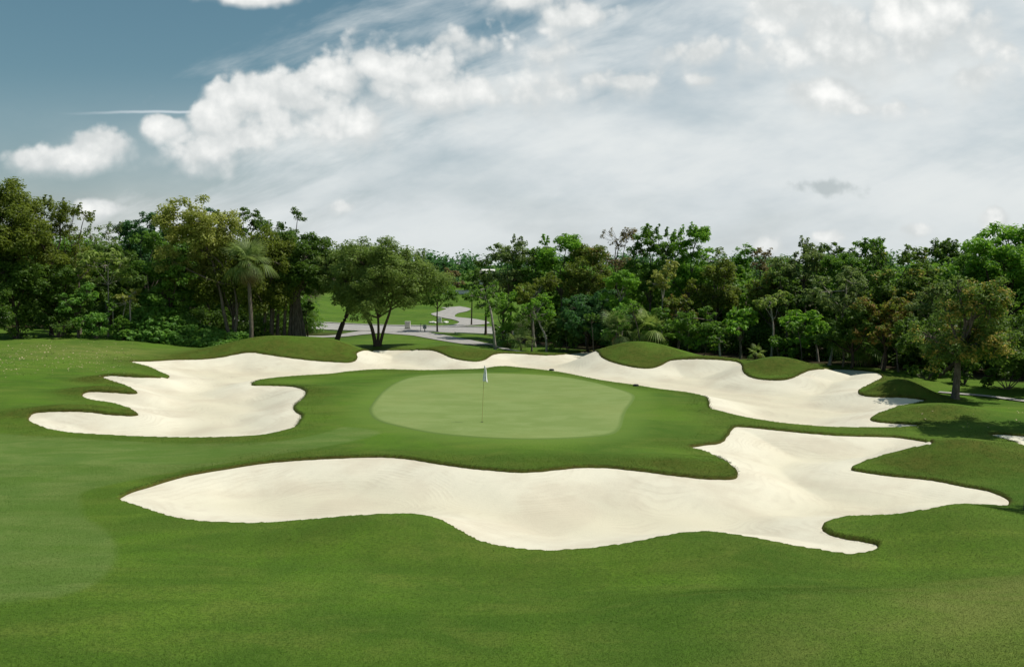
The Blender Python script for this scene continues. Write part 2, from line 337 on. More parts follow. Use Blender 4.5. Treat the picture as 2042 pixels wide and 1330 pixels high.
def sand_material():
    m, n, b = mat('bunker_sand')
    pos = n.new('ShaderNodeNewGeometry').outputs['Position']
    d = n.attr('inner').outputs['Fac']           # metres in from the edge
    warp = n.noise(pos, .22, 2, .4, .3)
    dd = n.m('ADD', d, n.m('MULTIPLY', warp, 5.5))
    rk = n.m('SINE', n.m('MULTIPLY', n.m('ADD', dd, n.m('MULTIPLY', n.noise(pos, 3., 3, .6), .10)), 25.0))
    rk2 = n.m('SINE', n.m('MULTIPLY', dd, 5.2))
    gr = n.noise(pos, 26., 5, .75); sp = n.noise(pos, 9., 4, .7)
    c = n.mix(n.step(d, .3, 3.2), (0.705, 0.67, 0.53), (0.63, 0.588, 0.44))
    c = n.mix(n.step(n.noise(pos, .35, 5, .6, .4), .42, .66, 0, .5), c, (0.535, 0.470, 0.355))
    pat = n.step(n.noise(pos, .6, 3, .6), .42, .62)
    c = n.mix(n.m('MULTIPLY', n.step(rk, .0, 1., 0, .17), pat), c, (0.46, 0.40, 0.30))
    c = n.mix(n.m('MULTIPLY', n.step(rk2, .5, 1., 0, .10), pat), c, (0.44, 0.38, 0.28))
    c = n.mix(n.step(gr, .56, .70, 0, .40), c, (0.42, 0.36, 0.27))
    c = n.mix(n.step(sp, .70, .80, 0, .45), c, (0.34, 0.28, 0.20))
    n.put(b.inputs['Base Color'], c); b.inputs['Roughness'].default_value = .95; b.inputs['Specular IOR Level'].default_value = .1
    bp = n.new('ShaderNodeBump'); bp.inputs['Strength'].default_value = .4; bp.inputs['Distance'].default_value = .018
    h = n.m('ADD', n.m('MULTIPLY', n.m('MULTIPLY', rk, pat), .15), n.m('ADD', n.m('MULTIPLY', gr, .8), n.m('MULTIPLY', sp, .9)))
    n.put(bp.inputs['Height'], h); n.put(b.inputs['Normal'], bp.outputs[0])
    return m
M_GRASS = grass_material('turf'); M_GREEN = grass_material('green_turf', True); M_SAND = sand_material()

# ------------------------------------------------------------------ ground sheet, bunkers
def grow(a, b, s0, k):
    o = [a]; s = s0
    while (o[-1] < b if b > a else o[-1] > b): o.append(o[-1] + (s if b > a else -s)); s *= k
    return o[1:]
xs = np.concatenate([grow(-31, -900, .3, 1.09)[::-1], np.arange(-31, 24.001, .085), grow(24.0, 900, .3, 1.09)])
yy = [16.5]
while yy[-1] < 78: yy.append(yy[-1] + 0.06 + 0.13 * ((yy[-1] - 16.5) / 60))
ys = np.concatenate([grow(16.5, 6, .2, 1.05)[::-1], grow(6, -60, 1, 1.3)[::-1] if False else [], yy, grow(yy[-1], 1800, .3, 1.05)])
ys = np.concatenate([[-80, -30, -10, 0], ys])
ys = np.unique(ys)
X, Y = np.meshgrid(xs, ys)
Zb = B(X, Y)
def region_sdf(poly, pad, far=9.0):
    D = np.full(X.shape, far)
    x0, y0 = poly.min(0) - pad; x1, y1 = poly.max(0) + pad
    ix = np.where((xs >= x0) & (xs <= x1))[0]; iy = np.where((ys >= y0) & (ys <= y1))[0]
    if len(ix) and len(iy):
        s = np.ix_(iy, ix); D[s] = sdf(X[s], Y[s], poly)
    return D
dBk, dFr, dSi = region_sdf(oBACK, 2.5), region_sdf(oFRONT, 2.5), region_sdf(oSIDE, 2.5)
dS = np.minimum(np.minimum(dBk, dFr), dSi)
dG = region_sdf(oGREEN, 2.0); dF = region_sdf(oFAIR, 1.5)
dL = np.minimum(region_sdf(FOR_R, 3), region_sdf(FOR_L, 3))
rs = np.random.default_rng(5)
wob = 0.5 * (0.02 * np.sin(X * 7.1 + Y * 3.3) + 0.02 * np.sin(X * 13.7 - Y * 9.1) + 0.012 * np.sin(X * 29 + Y * 17))
dSw = dS + wob
G = Zb + np.where(dSw < 0, -np.minimum(-dSw * 2.2, 1.0), 0) + 0.02 * np.exp(-(np.maximum(dSw, 0) / .35) ** 2) * (dSw >= 0) + 0.02 * (dSw < 0)
bank = sm(-dS, -2.2, -0.1) * (dS > -.4)
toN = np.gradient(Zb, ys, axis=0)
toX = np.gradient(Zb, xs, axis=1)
slope_shade = sm(toN, -0.02, 0.22)            # uncut rough on the banks, plus shade painted on slopes toward the camera
rough = np.clip(bank * 0.35 + slope_shade * sm(-dS, -5.0, -.3) * 1.15, 0, 1) * (dS < 5) * (.25 + .75 * sm(Y, 22, 27))
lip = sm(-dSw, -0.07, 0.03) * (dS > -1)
mown = sm(-dF, -.12, .12)
collar = sm(-dG, -1.5, -.1) 
dryp = np.exp(-(((X - 9.5) * .9 - (Y - 15.5) * .5) / 3.6) ** 2 - ((Y - 15.2 - .35 * (X - 8)) / 1.5) ** 2)
dryp = np.maximum(dryp, .8 * np.exp(-((X + 27) / 6) ** 2 - ((Y - 58) / 4) ** 2))
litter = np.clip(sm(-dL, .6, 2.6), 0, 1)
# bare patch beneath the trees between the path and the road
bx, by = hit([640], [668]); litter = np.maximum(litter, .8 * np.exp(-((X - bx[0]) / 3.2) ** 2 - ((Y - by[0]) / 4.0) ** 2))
G = G + (dL < 0) * 0.0
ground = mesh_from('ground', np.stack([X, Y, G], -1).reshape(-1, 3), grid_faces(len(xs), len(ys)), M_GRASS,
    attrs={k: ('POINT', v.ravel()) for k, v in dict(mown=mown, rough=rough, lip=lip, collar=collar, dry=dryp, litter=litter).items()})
tag(ground, 'rolling mown grass of the golf course', kind='structure')
def sand_obj(D, label):
    Din = -(D + wob)
    ii = (D < .45); jy = np.where(ii.any(1))[0]; jx = np.where(ii.any(0))[0]
    s = np.ix_(np.arange(jy[0] - 1, jy[-1] + 2), np.arange(jx[0] - 1, jx[-1] + 2))
    x, y, b, din, k = X[s], Y[s], Zb[s], Din[s], ii[s]
    dune = 0.03 * np.sin(x * .9 + 1.1) * np.sin(y * .7) + .02 * np.sin(x * 2.3 + y * 1.9)
    z = b - .06 - .39 * sm(din, 0, 2.6) + dune * sm(din, .3, 2) - .5 * np.maximum(-din, 0)
    f = grid_faces(x.shape[1], x.shape[0]); keep = k.ravel()[f].all(1); f = f[keep]
    used = np.unique(f); remap = np.zeros(x.size, int); remap[used] = np.arange(len(used))
    V = np.stack([x, y, z], -1).reshape(-1, 3)[used]
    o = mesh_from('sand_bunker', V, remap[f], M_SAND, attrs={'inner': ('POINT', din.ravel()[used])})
    return tag(o, label, kind='structure')
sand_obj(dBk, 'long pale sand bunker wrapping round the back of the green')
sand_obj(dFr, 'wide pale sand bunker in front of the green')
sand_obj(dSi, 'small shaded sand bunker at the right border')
# putting green: its own closely cut sheet
c = np.array(hit([1010], [812])).ravel(); rad = np.linspace(0, 1, 60)[1:] ** .9
ang = oGREEN - c; V = [[c[0], c[1]]]
for r_ in rad: V += list(c + ang * r_)
V = np.array(V); nn = len(oGREEN); Fq = []
for i in range(len(rad) - 1):
    for j in range(nn): Fq.append((1 + i * nn + j, 1 + i * nn + (j + 1) % nn, 1 + (i + 1) * nn + (j + 1) % nn, 1 + (i + 1) * nn + j))
for j in range(nn): Fq.append((0, 1 + j, 1 + (j + 1) % nn, 1 + (j + 1) % nn))
V3 = np.column_stack([V, B(V[:, 0], V[:, 1]) + .014]); V3[-nn:, 2] -= .02
edge_ = np.concatenate([[0], np.repeat(rad, nn)])
Fq = np.array(Fq); tri = Fq[-nn:]; Fq = Fq[:-nn]
go = mesh_from('putting_green', V3, Fq, M_GREEN, attrs={'edge': ('POINT', edge_)})
# close the centre
import bmesh
bm = bmesh.new(); bm.from_mesh(go.data); bm.verts.ensure_lookup_table()
for t_ in tri:
    f_ = bm.faces.new([bm.verts[t_[0]], bm.verts[t_[1]], bm.verts[t_[2]]]); f_.smooth = True
bmesh.ops.recalc_face_normals(bm, faces=bm.faces); bm.to_mesh(go.data); bm.free()
if go.data.polygons[0].normal.z < 0: go.data.flip_normals()
tag(go, 'pale closely cut putting green', kind='structure')

# ------------------------------------------------------------------ road and paths
def ribbon(name, pix, width, matl, z=.03, n=6, cross=5, dz_edge=0.0, world=False):
    p = crom(pix, n, False)
    if world: q = p
    elif name == 'footpath':
        x, y = hit(p[:, 0], p[:, 1]); q = np.stack([x, y], 1)
    else:
        x, y = at_z(p[:, 0], p[:, 1], 0.0); q = np.stack([x, y], 1)
    tg = np.gradient(q, axis=0); tg /= np.linalg.norm(tg, axis=1)[:, None] + 1e-9; nr = np.stack([-tg[:, 1], tg[:, 0]], 1)
    w_ = np.broadcast_to(np.asarray(width, float), (len(pix),)); w_ = np.interp(np.linspace(0, len(pix) - 1, len(q)), np.arange(len(pix)), w_)
    V = []; 
    for i in range(len(q)):
        for k in range(cross):
            pt = q[i] + nr[i] * w_[i] * (k / (cross - 1) - .5); V.append((pt[0], pt[1], float(B(pt[0], pt[1])) + z))
    return mesh_from(name, V, grid_faces(cross, len(q))[:, ::-1] if False else grid_faces(cross, len(q)), matl)
M_ROAD = simple('road_concrete', (0.34, 0.33, 0.305), .9, .12, 1.5); M_KERB = simple('kerb_concrete', (0.58, 0.555, 0.50), .85, .1, 3)
M_PATH = simple('path_concrete', (0.35, 0.335, 0.305), .9, .12, 2.0)
def road_pts(yoff): return None
rd = [(-70, 93.5), (-45, 94), (-25, 94.5), (-10, 91.5), (0, 88.5), (12, 87), (40, 86)]
tag(ribbon('road', rd, 9.0, M_ROAD, .03, 10, 9, world=True), 'pale road crossing behind the green', kind='structure')
def kerb(pts, name='kerb', wd=.35, hh=.13):
    q = crom(pts, 10, False); tg = np.gradient(q, axis=0); tg /= np.linalg.norm(tg, axis=1)[:, None]; nr = np.stack([-tg[:, 1], tg[:, 0]], 1)
    V = []
    for i in range(len(q)):
        for s, h in ((-1, -.05), (-1, hh), (1, hh), (1, -.05)):
            pt = q[i] + nr[i] * wd * .5 * s; V.append((pt[0], pt[1], float(B(pt[0], pt[1])) + h))
    tag(mesh_from(name, V, grid_faces(4, len(q)), M_KERB, smooth=False), kind='structure')
kerb([(x, y + 4.6) for x, y in rd]); kerb([(-70, 89), (-45, 89.4), (-25, 89.9), (-14, 88)]); kerb([(-5.5, 85.3), (0, 84), (12, 82.5), (40, 81.5)])
tag(ribbon('cart_path', [(760, 655), (800, 663), (850, 669), (905, 678), (960, 688)], [9, 4.5, 2.6, 2.4, 2.4], M_PATH, .045, 8), 'pale cart path running toward the green from the road', kind='structure')
tag(ribbon('cart_path', [(790, 658), (752, 662), (700, 668), (640, 672.5), (560, 675)], [6, 4, 2.4, 2.2, 2.2], M_PATH, .06, 8), 'pale cart path curving left from the road', kind='structure')
tag(ribbon('footpath', [(848, 652), (905, 650), (945, 645), (930, 638), (895, 633), (885, 627), (905, 621), (914, 617), (898, 613)], [1.5, 2.2, 3.6, 3.0, 1.8, 3.4, 3.6, 3.4, 3], M_PATH, .06, 8), 'winding pale path climbing the far lawn', kind='structure')
tag(ribbon('edging_path', [(984, 689), (1015, 696), (1052, 702)], .7, M_PATH, .05, 6, 3), 'narrow pale edging strip at the foot of the right wood', kind='structure')
tag(ribbon('edging_path', [(1872, 782), (1910, 785), (1970, 790), (2042, 799), (2120, 808), (2300, 830)], .45, M_PATH, .05, 6, 3), 'pale edging strip at the right border below the wood', kind='structure')

# ------------------------------------------------------------------ vegetation toolkit
def leaf_mat(name, dark, light, acc=(0.2, 0.12, 0.02), trans=.42, rough=.5):
    m, n, b = mat(name); nt = m.node_tree
    v = n.attr('v').outputs['Fac']; a = n.attr('a').outputs['Fac']
    c = n.mix(v, dark, light); c = n.mix(a, c, acc)
    n.put(b.inputs['Base Color'], c); b.inputs['Roughness'].default_value = rough; b.inputs['Specular IOR Level'].default_value = .25
    tr = n.new('ShaderNodeBsdfTranslucent'); n.put(tr.inputs[0], n.mix(.5, c, (light[0] * 1.6, light[1] * 1.7, light[2])))
    mx = n.new('ShaderNodeMixShader'); mx.inputs[0].default_value = trans
    o = [q for q in nt.nodes if q.type == 'OUTPUT_MATERIAL'][0]
    nt.links.new(b.outputs[0], mx.inputs[1]); nt.links.new(tr.outputs[0], mx.inputs[2]); nt.links.new(mx.outputs[0], o.inputs[0])
    return m
L = {
 'deep': leaf_mat('leaf_deep', (0.045, 0.093, 0.015), (0.129, 0.221, 0.031)),
 'olive': leaf_mat('leaf_olive', (0.072, 0.106, 0.015), (0.227, 0.280, 0.040), (0.265, 0.194, 0.040)),
 'mid': leaf_mat('leaf_mid', (0.056, 0.123, 0.016), (0.172, 0.315, 0.043), (0.189, 0.250, 0.040)),
 'bright': leaf_mat('leaf_bright', (0.078, 0.185, 0.017), (0.255, 0.466, 0.052), (0.377, 0.444, 0.059)),
 'yellow': leaf_mat('leaf_yellow', (0.136, 0.168, 0.025), (0.425, 0.449, 0.115), (0.463, 0.429, 0.101)),
 'grey': leaf_mat('leaf_grey', (0.084, 0.138, 0.034), (0.245, 0.320, 0.109)),
 'blue': leaf_mat('leaf_blue', (0.030, 0.093, 0.029), (0.094, 0.217, 0.063)),
 'rust': leaf_mat('leaf_rust', (0.079, 0.120, 0.017), (0.213, 0.270, 0.043), (0.322, 0.163, 0.046)),
 'orange': leaf_mat('leaf_orange', (0.067, 0.120, 0.021), (0.193, 0.293, 0.055), (0.669, 0.442, 0.101)),
 'brown': leaf_mat('leaf_brown', (0.114, 0.088, 0.043), (0.283, 0.232, 0.098), (0.301, 0.179, 0.059)),
 'pale': leaf_mat('leaf_pale', (0.092, 0.154, 0.025), (0.358, 0.452, 0.122), (0.491, 0.478, 0.177)),
 'spread': leaf_mat('leaf_spread', (0.078, 0.130, 0.022), (0.260, 0.350, 0.095), (0.26, 0.27, 0.09)),
 'lawnvine': leaf_mat('leaf_vine', (0.064, 0.159, 0.024), (0.236, 0.435, 0.084)),
}
def bark(name, c):
    m, n, b = mat(name); g = n.new('ShaderNodeTexCoord').outputs['Object']; x, y, z = n.sep(g)
    f = n.noise(n.xyz(n.m('MULTIPLY', x, 5), n.m('MULTIPLY', y, 5), z), 2.5, 6, .7, .5); f2 = n.noise(g, 1.6, 4, .6)
    cc = n.mix(n.step(f, .3, .7), tuple(k * .45 for k in c), tuple(k * 1.2 for k in c)); cc = n.mix(n.step(f2, .55, .75, 0, .5), cc, tuple(k * 1.45 for k in c))
    n.put(b.inputs['Base Color'], cc); b.inputs['Roughness'].default_value = .9; b.inputs['Specular IOR Level'].default_value = .15
    bp = n.new('ShaderNodeBump'); bp.inputs['Strength'].default_value = .7; bp.inputs['Distance'].default_value = .03; n.put(bp.inputs['Height'], f); n.put(b.inputs['Normal'], bp.outputs[0])
    return m
BK = {'dark': bark('bark_dark', (0.075, 0.058, 0.042)), 'grey': bark('bark_grey', (0.16, 0.135, 0.105)), 'pale': bark('bark_pale', (0.34, 0.31, 0.26))}

def tubes(paths, sides=7):
    """paths: list of (points (n,3), radii (n)) -> V, F"""
    V = []; Fq = []; o = 0
    for pts, rad in paths:
        pts = np.asarray(pts, float); rad = np.asarray(rad, float); n = len(pts)
        s = sides if rad[0] > .06 else 4
        tg = np.gradient(pts, axis=0); tg /= np.linalg.norm(tg, axis=1)[:, None] + 1e-9
        ref = np.where(np.abs(tg[:, 2:3]) > .9, np.array([[1., 0, 0]]), np.array([[0, 0, 1.]]))
        u = np.cross(tg, ref); u /= np.linalg.norm(u, axis=1)[:, None] + 1e-9; v = np.cross(tg, u)
        a = np.linspace(0, 2 * np.pi, s, endpoint=False)
        ring = pts[:, None] + rad[:, None, None] * (np.cos(a)[None, :, None] * u[:, None] + np.sin(a)[None, :, None] * v[:, None])
        V.append(ring.reshape(-1, 3))
        i = np.arange(n - 1)[:, None] * s; j = np.arange(s)[None, :]; j2 = (j + 1) % s
        Fq.append(np.stack([i + j, i + j2, i + s + j2, i + s + j], -1).reshape(-1, 4) + o); o += n * s
    return np.concatenate(V), np.concatenate(Fq)
def bent(a, b, r0, r1, rng, n=6, wob=.06, sag=0.0):
    a = np.asarray(a, float); b = np.asarray(b, float); t = np.linspace(0, 1, n)[:, None]; Ln = np.linalg.norm(b - a)
    off = rng.normal(0, wob * Ln, (2, 3)) * .5
    p = a + (b - a) * t + np.sin(np.pi * t) * off[0] + np.sin(2 * np.pi * t) * off[1] * .5
    p[:, 2] += sag * np.sin(np.pi * t[:, 0]) * Ln
    return p, np.linspace(r0, r1, n)
def leaves(cen, rad, cnt, size, rng, flat=.7, droop=0.0, up=.75, aspect=.5, accent=None, hang=0.0):
    idx = np.repeat(np.arange(len(cen)), cnt); n = len(idx)
    d = rng.normal(size=(n, 3)); d /= np.linalg.norm(d, axis=1)[:, None]
    r = rng.random(n) ** .45
    p = cen[idx] + d * (r * rad[idx])[:, None] * np.array([1, 1, flat])
    if hang: p[:, 2] -= hang * rad[idx] * rng.random(n) ** 2 * 2
    nrm = d * .55 + np.array([0, 0, up]) + rng.normal(0, .42, (n, 3)); nrm /= np.linalg.norm(nrm, axis=1)[:, None]
    q = rng.normal(size=(n, 3)); q[:, 2] -= droop; t = q - nrm * (q * nrm).sum(1)[:, None]; t /= np.linalg.norm(t, axis=1)[:, None] + 1e-9
    bb = np.cross(nrm, t); s = size * (.6 + .8 * rng.random(n))
    tl = t * (s * .5)[:, None]; bw = bb * (s * aspect * .5)[:, None]; dn = nrm * (s * .10)[:, None]
    V = np.stack([p - tl - dn, p + bw, p + tl - dn, p - bw], 1).reshape(-1, 3)
    Fq = np.arange(n * 4).reshape(-1, 4)
    cv = rng.random(len(cen)); v = np.clip(.45 * cv[idx] + .55 * rng.random(n), 0, 1) ** 1.25
    a = np.zeros(n)
    if accent is not None:
        a = (rng.random(n) < accent[idx]) * (.5 + .5 * rng.random(n))
    return V, Fq, v, a
def crown_layout(rng, w_, h_, lobes, clumps, depth=1.0, rag=.25, shape='round'):
    """clump centres and radii in an uneven crown w_ wide, h_ tall, origin at crown centre"""
    lc = []; lr = []
    hw, hh = w_ / 2, h_ / 2
    for i in range(lobes):
        ph = i * 2.399 + rng.uniform(-.5, .5); zt = rng.uniform(-.75, .95) if i else .85
        rr = math.sqrt(max(0, 1 - zt * zt)) * rng.uniform(.45, .8)
        if shape == 'cone': rr *= .55 + .45 * (1 - (zt + 1) / 2) * 1.2
        if shape == 'dome': zt = zt * .5 + .12 + rng.uniform(-.1, .25) * (1 - rr); rr *= 1.15
        k = 1 + rng.uniform(-rag, rag) * .8
        lc.append((rr * math.cos(ph) * hw * k, rr * math.sin(ph) * hw * k * depth, zt * .68 * hh * k)); lr.append(rng.uniform(.30, .46) * (hw * .6 + hh * .4))
    lc = np.array(lc); lr = np.array(lr)
    cc = []; cr = []; cl = []
    for i in range(lobes):
        for k in range(clumps):
            d = rng.normal(size=3); d[2] = d[2] * .8 + .15; d /= np.linalg.norm(d)
            cc.append(lc[i] + d * lr[i] * rng.uniform(.45, 1.05) * np.array([1, 1, .85])); cr.append(lr[i] * rng.uniform(.28, .5)); cl.append(i)
    return lc, lr, np.array(cc), np.array(cr), np.array(cl)
SEED = [100]
def tree(label, px, D, top, bot, wpx, style='mid', lobes=9, clumps=12, dens=1.0, size=.24, bk='grey', tr=.13, shape='round', rag=.25,
         trunk=None, cat='tree', name='tree', flat=.7, droop=0.0, aspect=.5, sprigs=0, acc=None, group=None, depth=.9, hang=0.0, limbs=True, basexy=None, lean=0.0, up=.75):
    SEED[0] += 1; rng = np.random.default_rng(SEED[0])
    s = D / F
    cx, ztop = at_y(px, top, D); _, zbot = at_y(px, bot, D); cx = float(cx); ztop = float(ztop); zbot = float(zbot)
    w_ = wpx * s; h_ = ztop - zbot
    bxw = cx + lean; byw = D
    if trunk is None:
        gz = float(B(bxw, byw)); stems = [[(bxw, byw, gz - .15), (bxw + rng.normal(0, .12), byw, gz + (zbot - gz) * .55 + .2), (cx + rng.normal(0, .1), D, max(zbot, gz + .3) + h_ * .35)]]
    else:
        stems = []
        for st_ in trunk:
            pp = []
            for k, (qx, qy) in enumerate(st_):
                tx, tz = at_y(qx, qy, D); pp.append([float(tx), D + rng.normal(0, .08), float(tz)])
            stems.append(pp)
        bxw = stems[0][0][0]; gz = float(B(bxw, byw))
        for pp in stems: pp[0][2] = gz - .15; pp[0][1] = byw
    org = np.array([bxw, byw, gz])
    root = empty(name, tuple(org), label, cat, group)
    cen = np.array([cx, D, (ztop + zbot) / 2]) - org
    lc, lr, cc, cr, cl = crown_layout(rng, w_, h_, lobes, clumps, depth, rag, shape)
    if sprigs:
        for _ in range(sprigs):
            i = rng.integers(lobes); a = rng.uniform(-.9, .9) * w_ * .42; zz = h_ * (.36 + .08 * rng.random()) * (1 - .25 * abs(a) / (w_ * .42))
            y_s = rng.normal(0, .3)
            for k in range(4):
                cc = np.vstack([cc, [a + rng.normal(0, .05) + .05 * k, y_s, zz + k * .2]]); cr = np.append(cr, .26 - .045 * k); cl = np.append(cl, int(np.argmin(np.abs(lc[:, 0] - a) + .6 * np.abs(lc[:, 2] - zz) + .4 * np.abs(lc[:, 1]))))
    cc = cc + cen; lc = lc + cen
    paths = []
    for si, pp in enumerate(stems):
        p = np.array(pp) - org; p = crom(p, 5, False); n = len(p)
        rr = np.linspace(1, .45, n) * tr * (1 if si == 0 else .8); rr[0] *= 1.5; rr[1] *= 1.15 if n > 2 else 1
        paths.append((p, rr))
    ends = [q[0][-1] for q in paths]; mids = [q[0][int(len(q[0]) * .7)] for q in paths]
    if limbs:
        for i in range(len(lc)):
            k = i % len(stems); src = (mids if i % 2 else ends)[k]
            if lc[i][2] < src[2] - .3: src = mids[k]
            p, r_ = bent(src, lc[i], tr * .42, tr * .14, rng, 6, .10); paths.append((p, r_))
            for j in np.where(cl == i)[0][::2 if dens > .5 else 1]:
                p, r_ = bent(lc[i], cc[j], tr * .14, .008, rng, 4, .08); paths.append((p, r_))
    V, Fq = tubes(paths); o = mesh_from('trunk', V, Fq, BK[bk], parent=root)
    cnt = np.maximum(6, (dens * 21 * (cr / size) ** 2 + 6)).astype(int); cnt = np.minimum(cnt, 420)
    ac = None
    if acc is not None: ac = (rng.random(len(cc)) < acc[0]) * acc[1]
    V, Fq, v, a = leaves(cc, cr, cnt, size, rng, flat, droop, up, aspect, ac, hang)
    mesh_from('crown', V, Fq, L[style], smooth=False, parent=root, attrs={'v': ('FACE', v), 'a': ('FACE', a)})
    return root

# ------------------------------------------------------------------ trees, left wood
T = tree
LW, RW = None, None
T('tall dense olive-green tree cut by the left border, highest in the left wood', -25, 66, 352, 600, 250, 'olive', 12, 14, bk='dark', tr=.2)
T('dark feathery tree with thin leafy twigs reaching up, beside the tallest left tree', 92, 67.5, 385, 590, 170, 'olive', 11, 12, .62, .22, bk='dark', tr=.16, sprigs=9, rag=.45)
T('sparse twiggy olive tree whose right side thins out against a white cloud', 150, 69, 412, 560, 95, 'olive', 8, 9, .34, .2, bk='grey', rag=.5, sprigs=6)
T('thin-leaved small grey-green tree standing in the dip of the left skyline', 205, 76, 438, 560, 90, 'grey', 7, 8, .3, .2, bk='pale', tr=.08, rag=.5, sprigs=4)
T('dark round-topped tree rising behind the papaya-like trees', 285, 82, 407, 560, 125, 'blue', 9, 12, 1., .24, bk='dark')
T('fresh green tree just below the dark round-topped one', 290, 77, 452, 600, 120, 'mid', 9, 12, .9, .24)
T('low shaded tree under the sparse skyline of the left wood', 215, 73, 478, 620, 150, 'deep', 9, 13, 1., .24, bk='dark')
T('deep green tree with heavy shade at the left edge of the lawn', 20, 64.8, 505, 650, 190, 'deep', 10, 14, 1., .26, bk='dark', tr=.15)
T('dark leafy tree between the border tree and the papaya-like trees', 110, 66, 520, 655, 150, 'deep', 10, 13, 1., .24, bk='dark')
T('airy yellow-green tree with layered papaya-like leaves and a thin pale stem', 205, 67, 492, 590, 130, 'pale', 9, 9, .5, .34, bk='pale', tr=.07, trunk=[[(215, 652), (216, 600), (214, 530)]], flat=.45)
T('small papaya-like tree with drooping leaves on a short pale stem', 260, 66.5, 572, 612, 62, 'yellow', 6, 7, .5, .3, bk='pale', tr=.08, trunk=[[(262, 655), (260, 620), (259, 590)]], flat=.5, droop=1)
T('slim sapling leaning right next to the short papaya-like tree', 232, 66.2, 585, 625, 52, 'mid', 5, 7, .5, .26, bk='pale', tr=.05, trunk=[[(236, 653), (246, 622), (252, 605)], [(227, 652), (226, 620), (225, 600)]])
T('leafy green tree filling the gap left of the yellow-topped tree', 325, 68, 508, 640, 130, 'mid', 10, 12, .8, .27, bk='dark')
T('pale-leaved understorey tree at the lawn edge left of the vine bank', 155, 65.5, 560, 665, 100, 'lawnvine', 8, 10, .7, .3)
T('yellow-topped tree with a forked leaning trunk beside the fan palm', 388, 69, 400, 600, 195, 'yellow', 15, 13, .75, .23, bk='grey', tr=.17, rag=.4,
  trunk=[[(462, 682), (448, 625), (440, 585), (420, 510)], [(464, 682), (473, 630), (468, 580), (450, 520)]], sprigs=5)
T('vine-draped olive tree with hanging foliage behind the fan palm', 462, 70.5, 440, 660, 165, 'olive', 14, 14, .8, .22, bk='grey', tr=.16, hang=.8, droop=2)
T('drooping olive tree hung with creepers between the palm and the fig', 540, 71, 448, 650, 130, 'olive', 13, 14, .85, .22, bk='grey', tr=.2, hang=.9, droop=2, trunk=[[(540, 668), (542, 600), (540, 520)], [(525, 668), (530, 600), (530, 540)]])
T('dark crown peeking over the middle of the left wood', 497, 80, 408, 520, 82, 'deep', 7, 10, .7, .24, bk='dark', rag=.45)
T('dark-leaved tree with two tufted tops standing over the buttressed fig', 578, 77, 405, 560, 96, 'deep', 9, 9, .55, .24, bk='dark', rag=.6, tr=.14)
T('small dark tuft of a tree behind the yellow-topped tree', 412, 79, 402, 520, 70, 'blue', 6, 9, .7, .24, bk='dark')
T('large dark fig tree with a fluted trunk at the right end of the left wood', 598, 72, 446, 628, 158, 'deep', 15, 15, 1.1, .25, bk='grey', tr=.2,
  trunk=[[(590, 670), (591, 620), (590, 560)], [(576, 669), (580, 615), (584, 550)], [(604, 669), (597, 625), (595, 560)], [(583, 669), (586, 620), (588, 560)], [(597, 669), (594, 620), (590, 560)], [(566, 667), (571, 610), (580, 560)], [(611, 669), (603, 640), (597, 600)], [(540, 666), (548, 610), (566, 560)], [(553, 667), (556, 610), (570, 570)]])
T('low leafy bush-like tree clinging to the fig trunk', 612, 73, 596, 640, 34, 'deep', 5, 7, .6, .26, tr=.05)
# ------------------------------------------------------------------ clearing in the middle
T('spreading multi-stemmed tree alone on the berm behind the sand', 758, 68.3, 480, 658, 236, 'spread', 24, 18, .72, .22, bk='dark', tr=.17, shape='round', rag=.3, aspect=.42, sprigs=7, up=.9,
  trunk=[[(750, 690), (742, 655), (728, 625), (712, 590)], [(756, 690), (766, 655), (778, 620), (785, 580)], [(752, 690), (755, 658), (752, 600)]], depth=1.0)
T('leaning dark-trunked tree whose crown merges with the spreading tree', 672, 72, 490, 634, 118, 'spread', 14, 15, .7, .22, bk='dark', tr=.24, trunk=[[(668, 680), (682, 650), (694, 620), (694, 570)]], aspect=.42, sprigs=3)
T('small dark round street tree beside the road junction', 874, 87, 560, 632, 88, 'mid', 9, 11, .7, .27, bk='dark', tr=.09, trunk=[[(872, 658), (872, 630), (873, 600)]], aspect=.5)
T('small green tree on the far lawn with a black thin trunk', 938, 98, 566, 612, 40, 'mid', 6, 8, .8, .28, bk='dark', tr=.09, trunk=[[(940, 634), (941, 612), (941, 590)]])
T('wide dark tree on the distant hill left of the gap in the skyline', 868, 170, 512, 590, 96, 'blue', 10, 12, .9, .55, bk='dark', tr=.3)
T('grey leafless-looking tree on the distant hill beside the wide dark one', 905, 165, 528, 590, 48, 'brown', 7, 10, .5, .45, bk='grey', tr=.2)
T('green tree on the distant hill under the white roof', 948, 150, 540, 600, 70, 'mid', 8, 11, .9, .48, bk='dark', tr=.25)
T('distant bushy tree just behind the right side of the spreading tree', 838, 160, 530, 596, 60, 'mid', 8, 10, .9, .5, bk='dark', tr=.25)
T('far tree with pale bark glimpsed low behind the spreading tree', 790, 165, 528, 600, 80, 'deep', 8, 11, .9, .5, tr=.25)
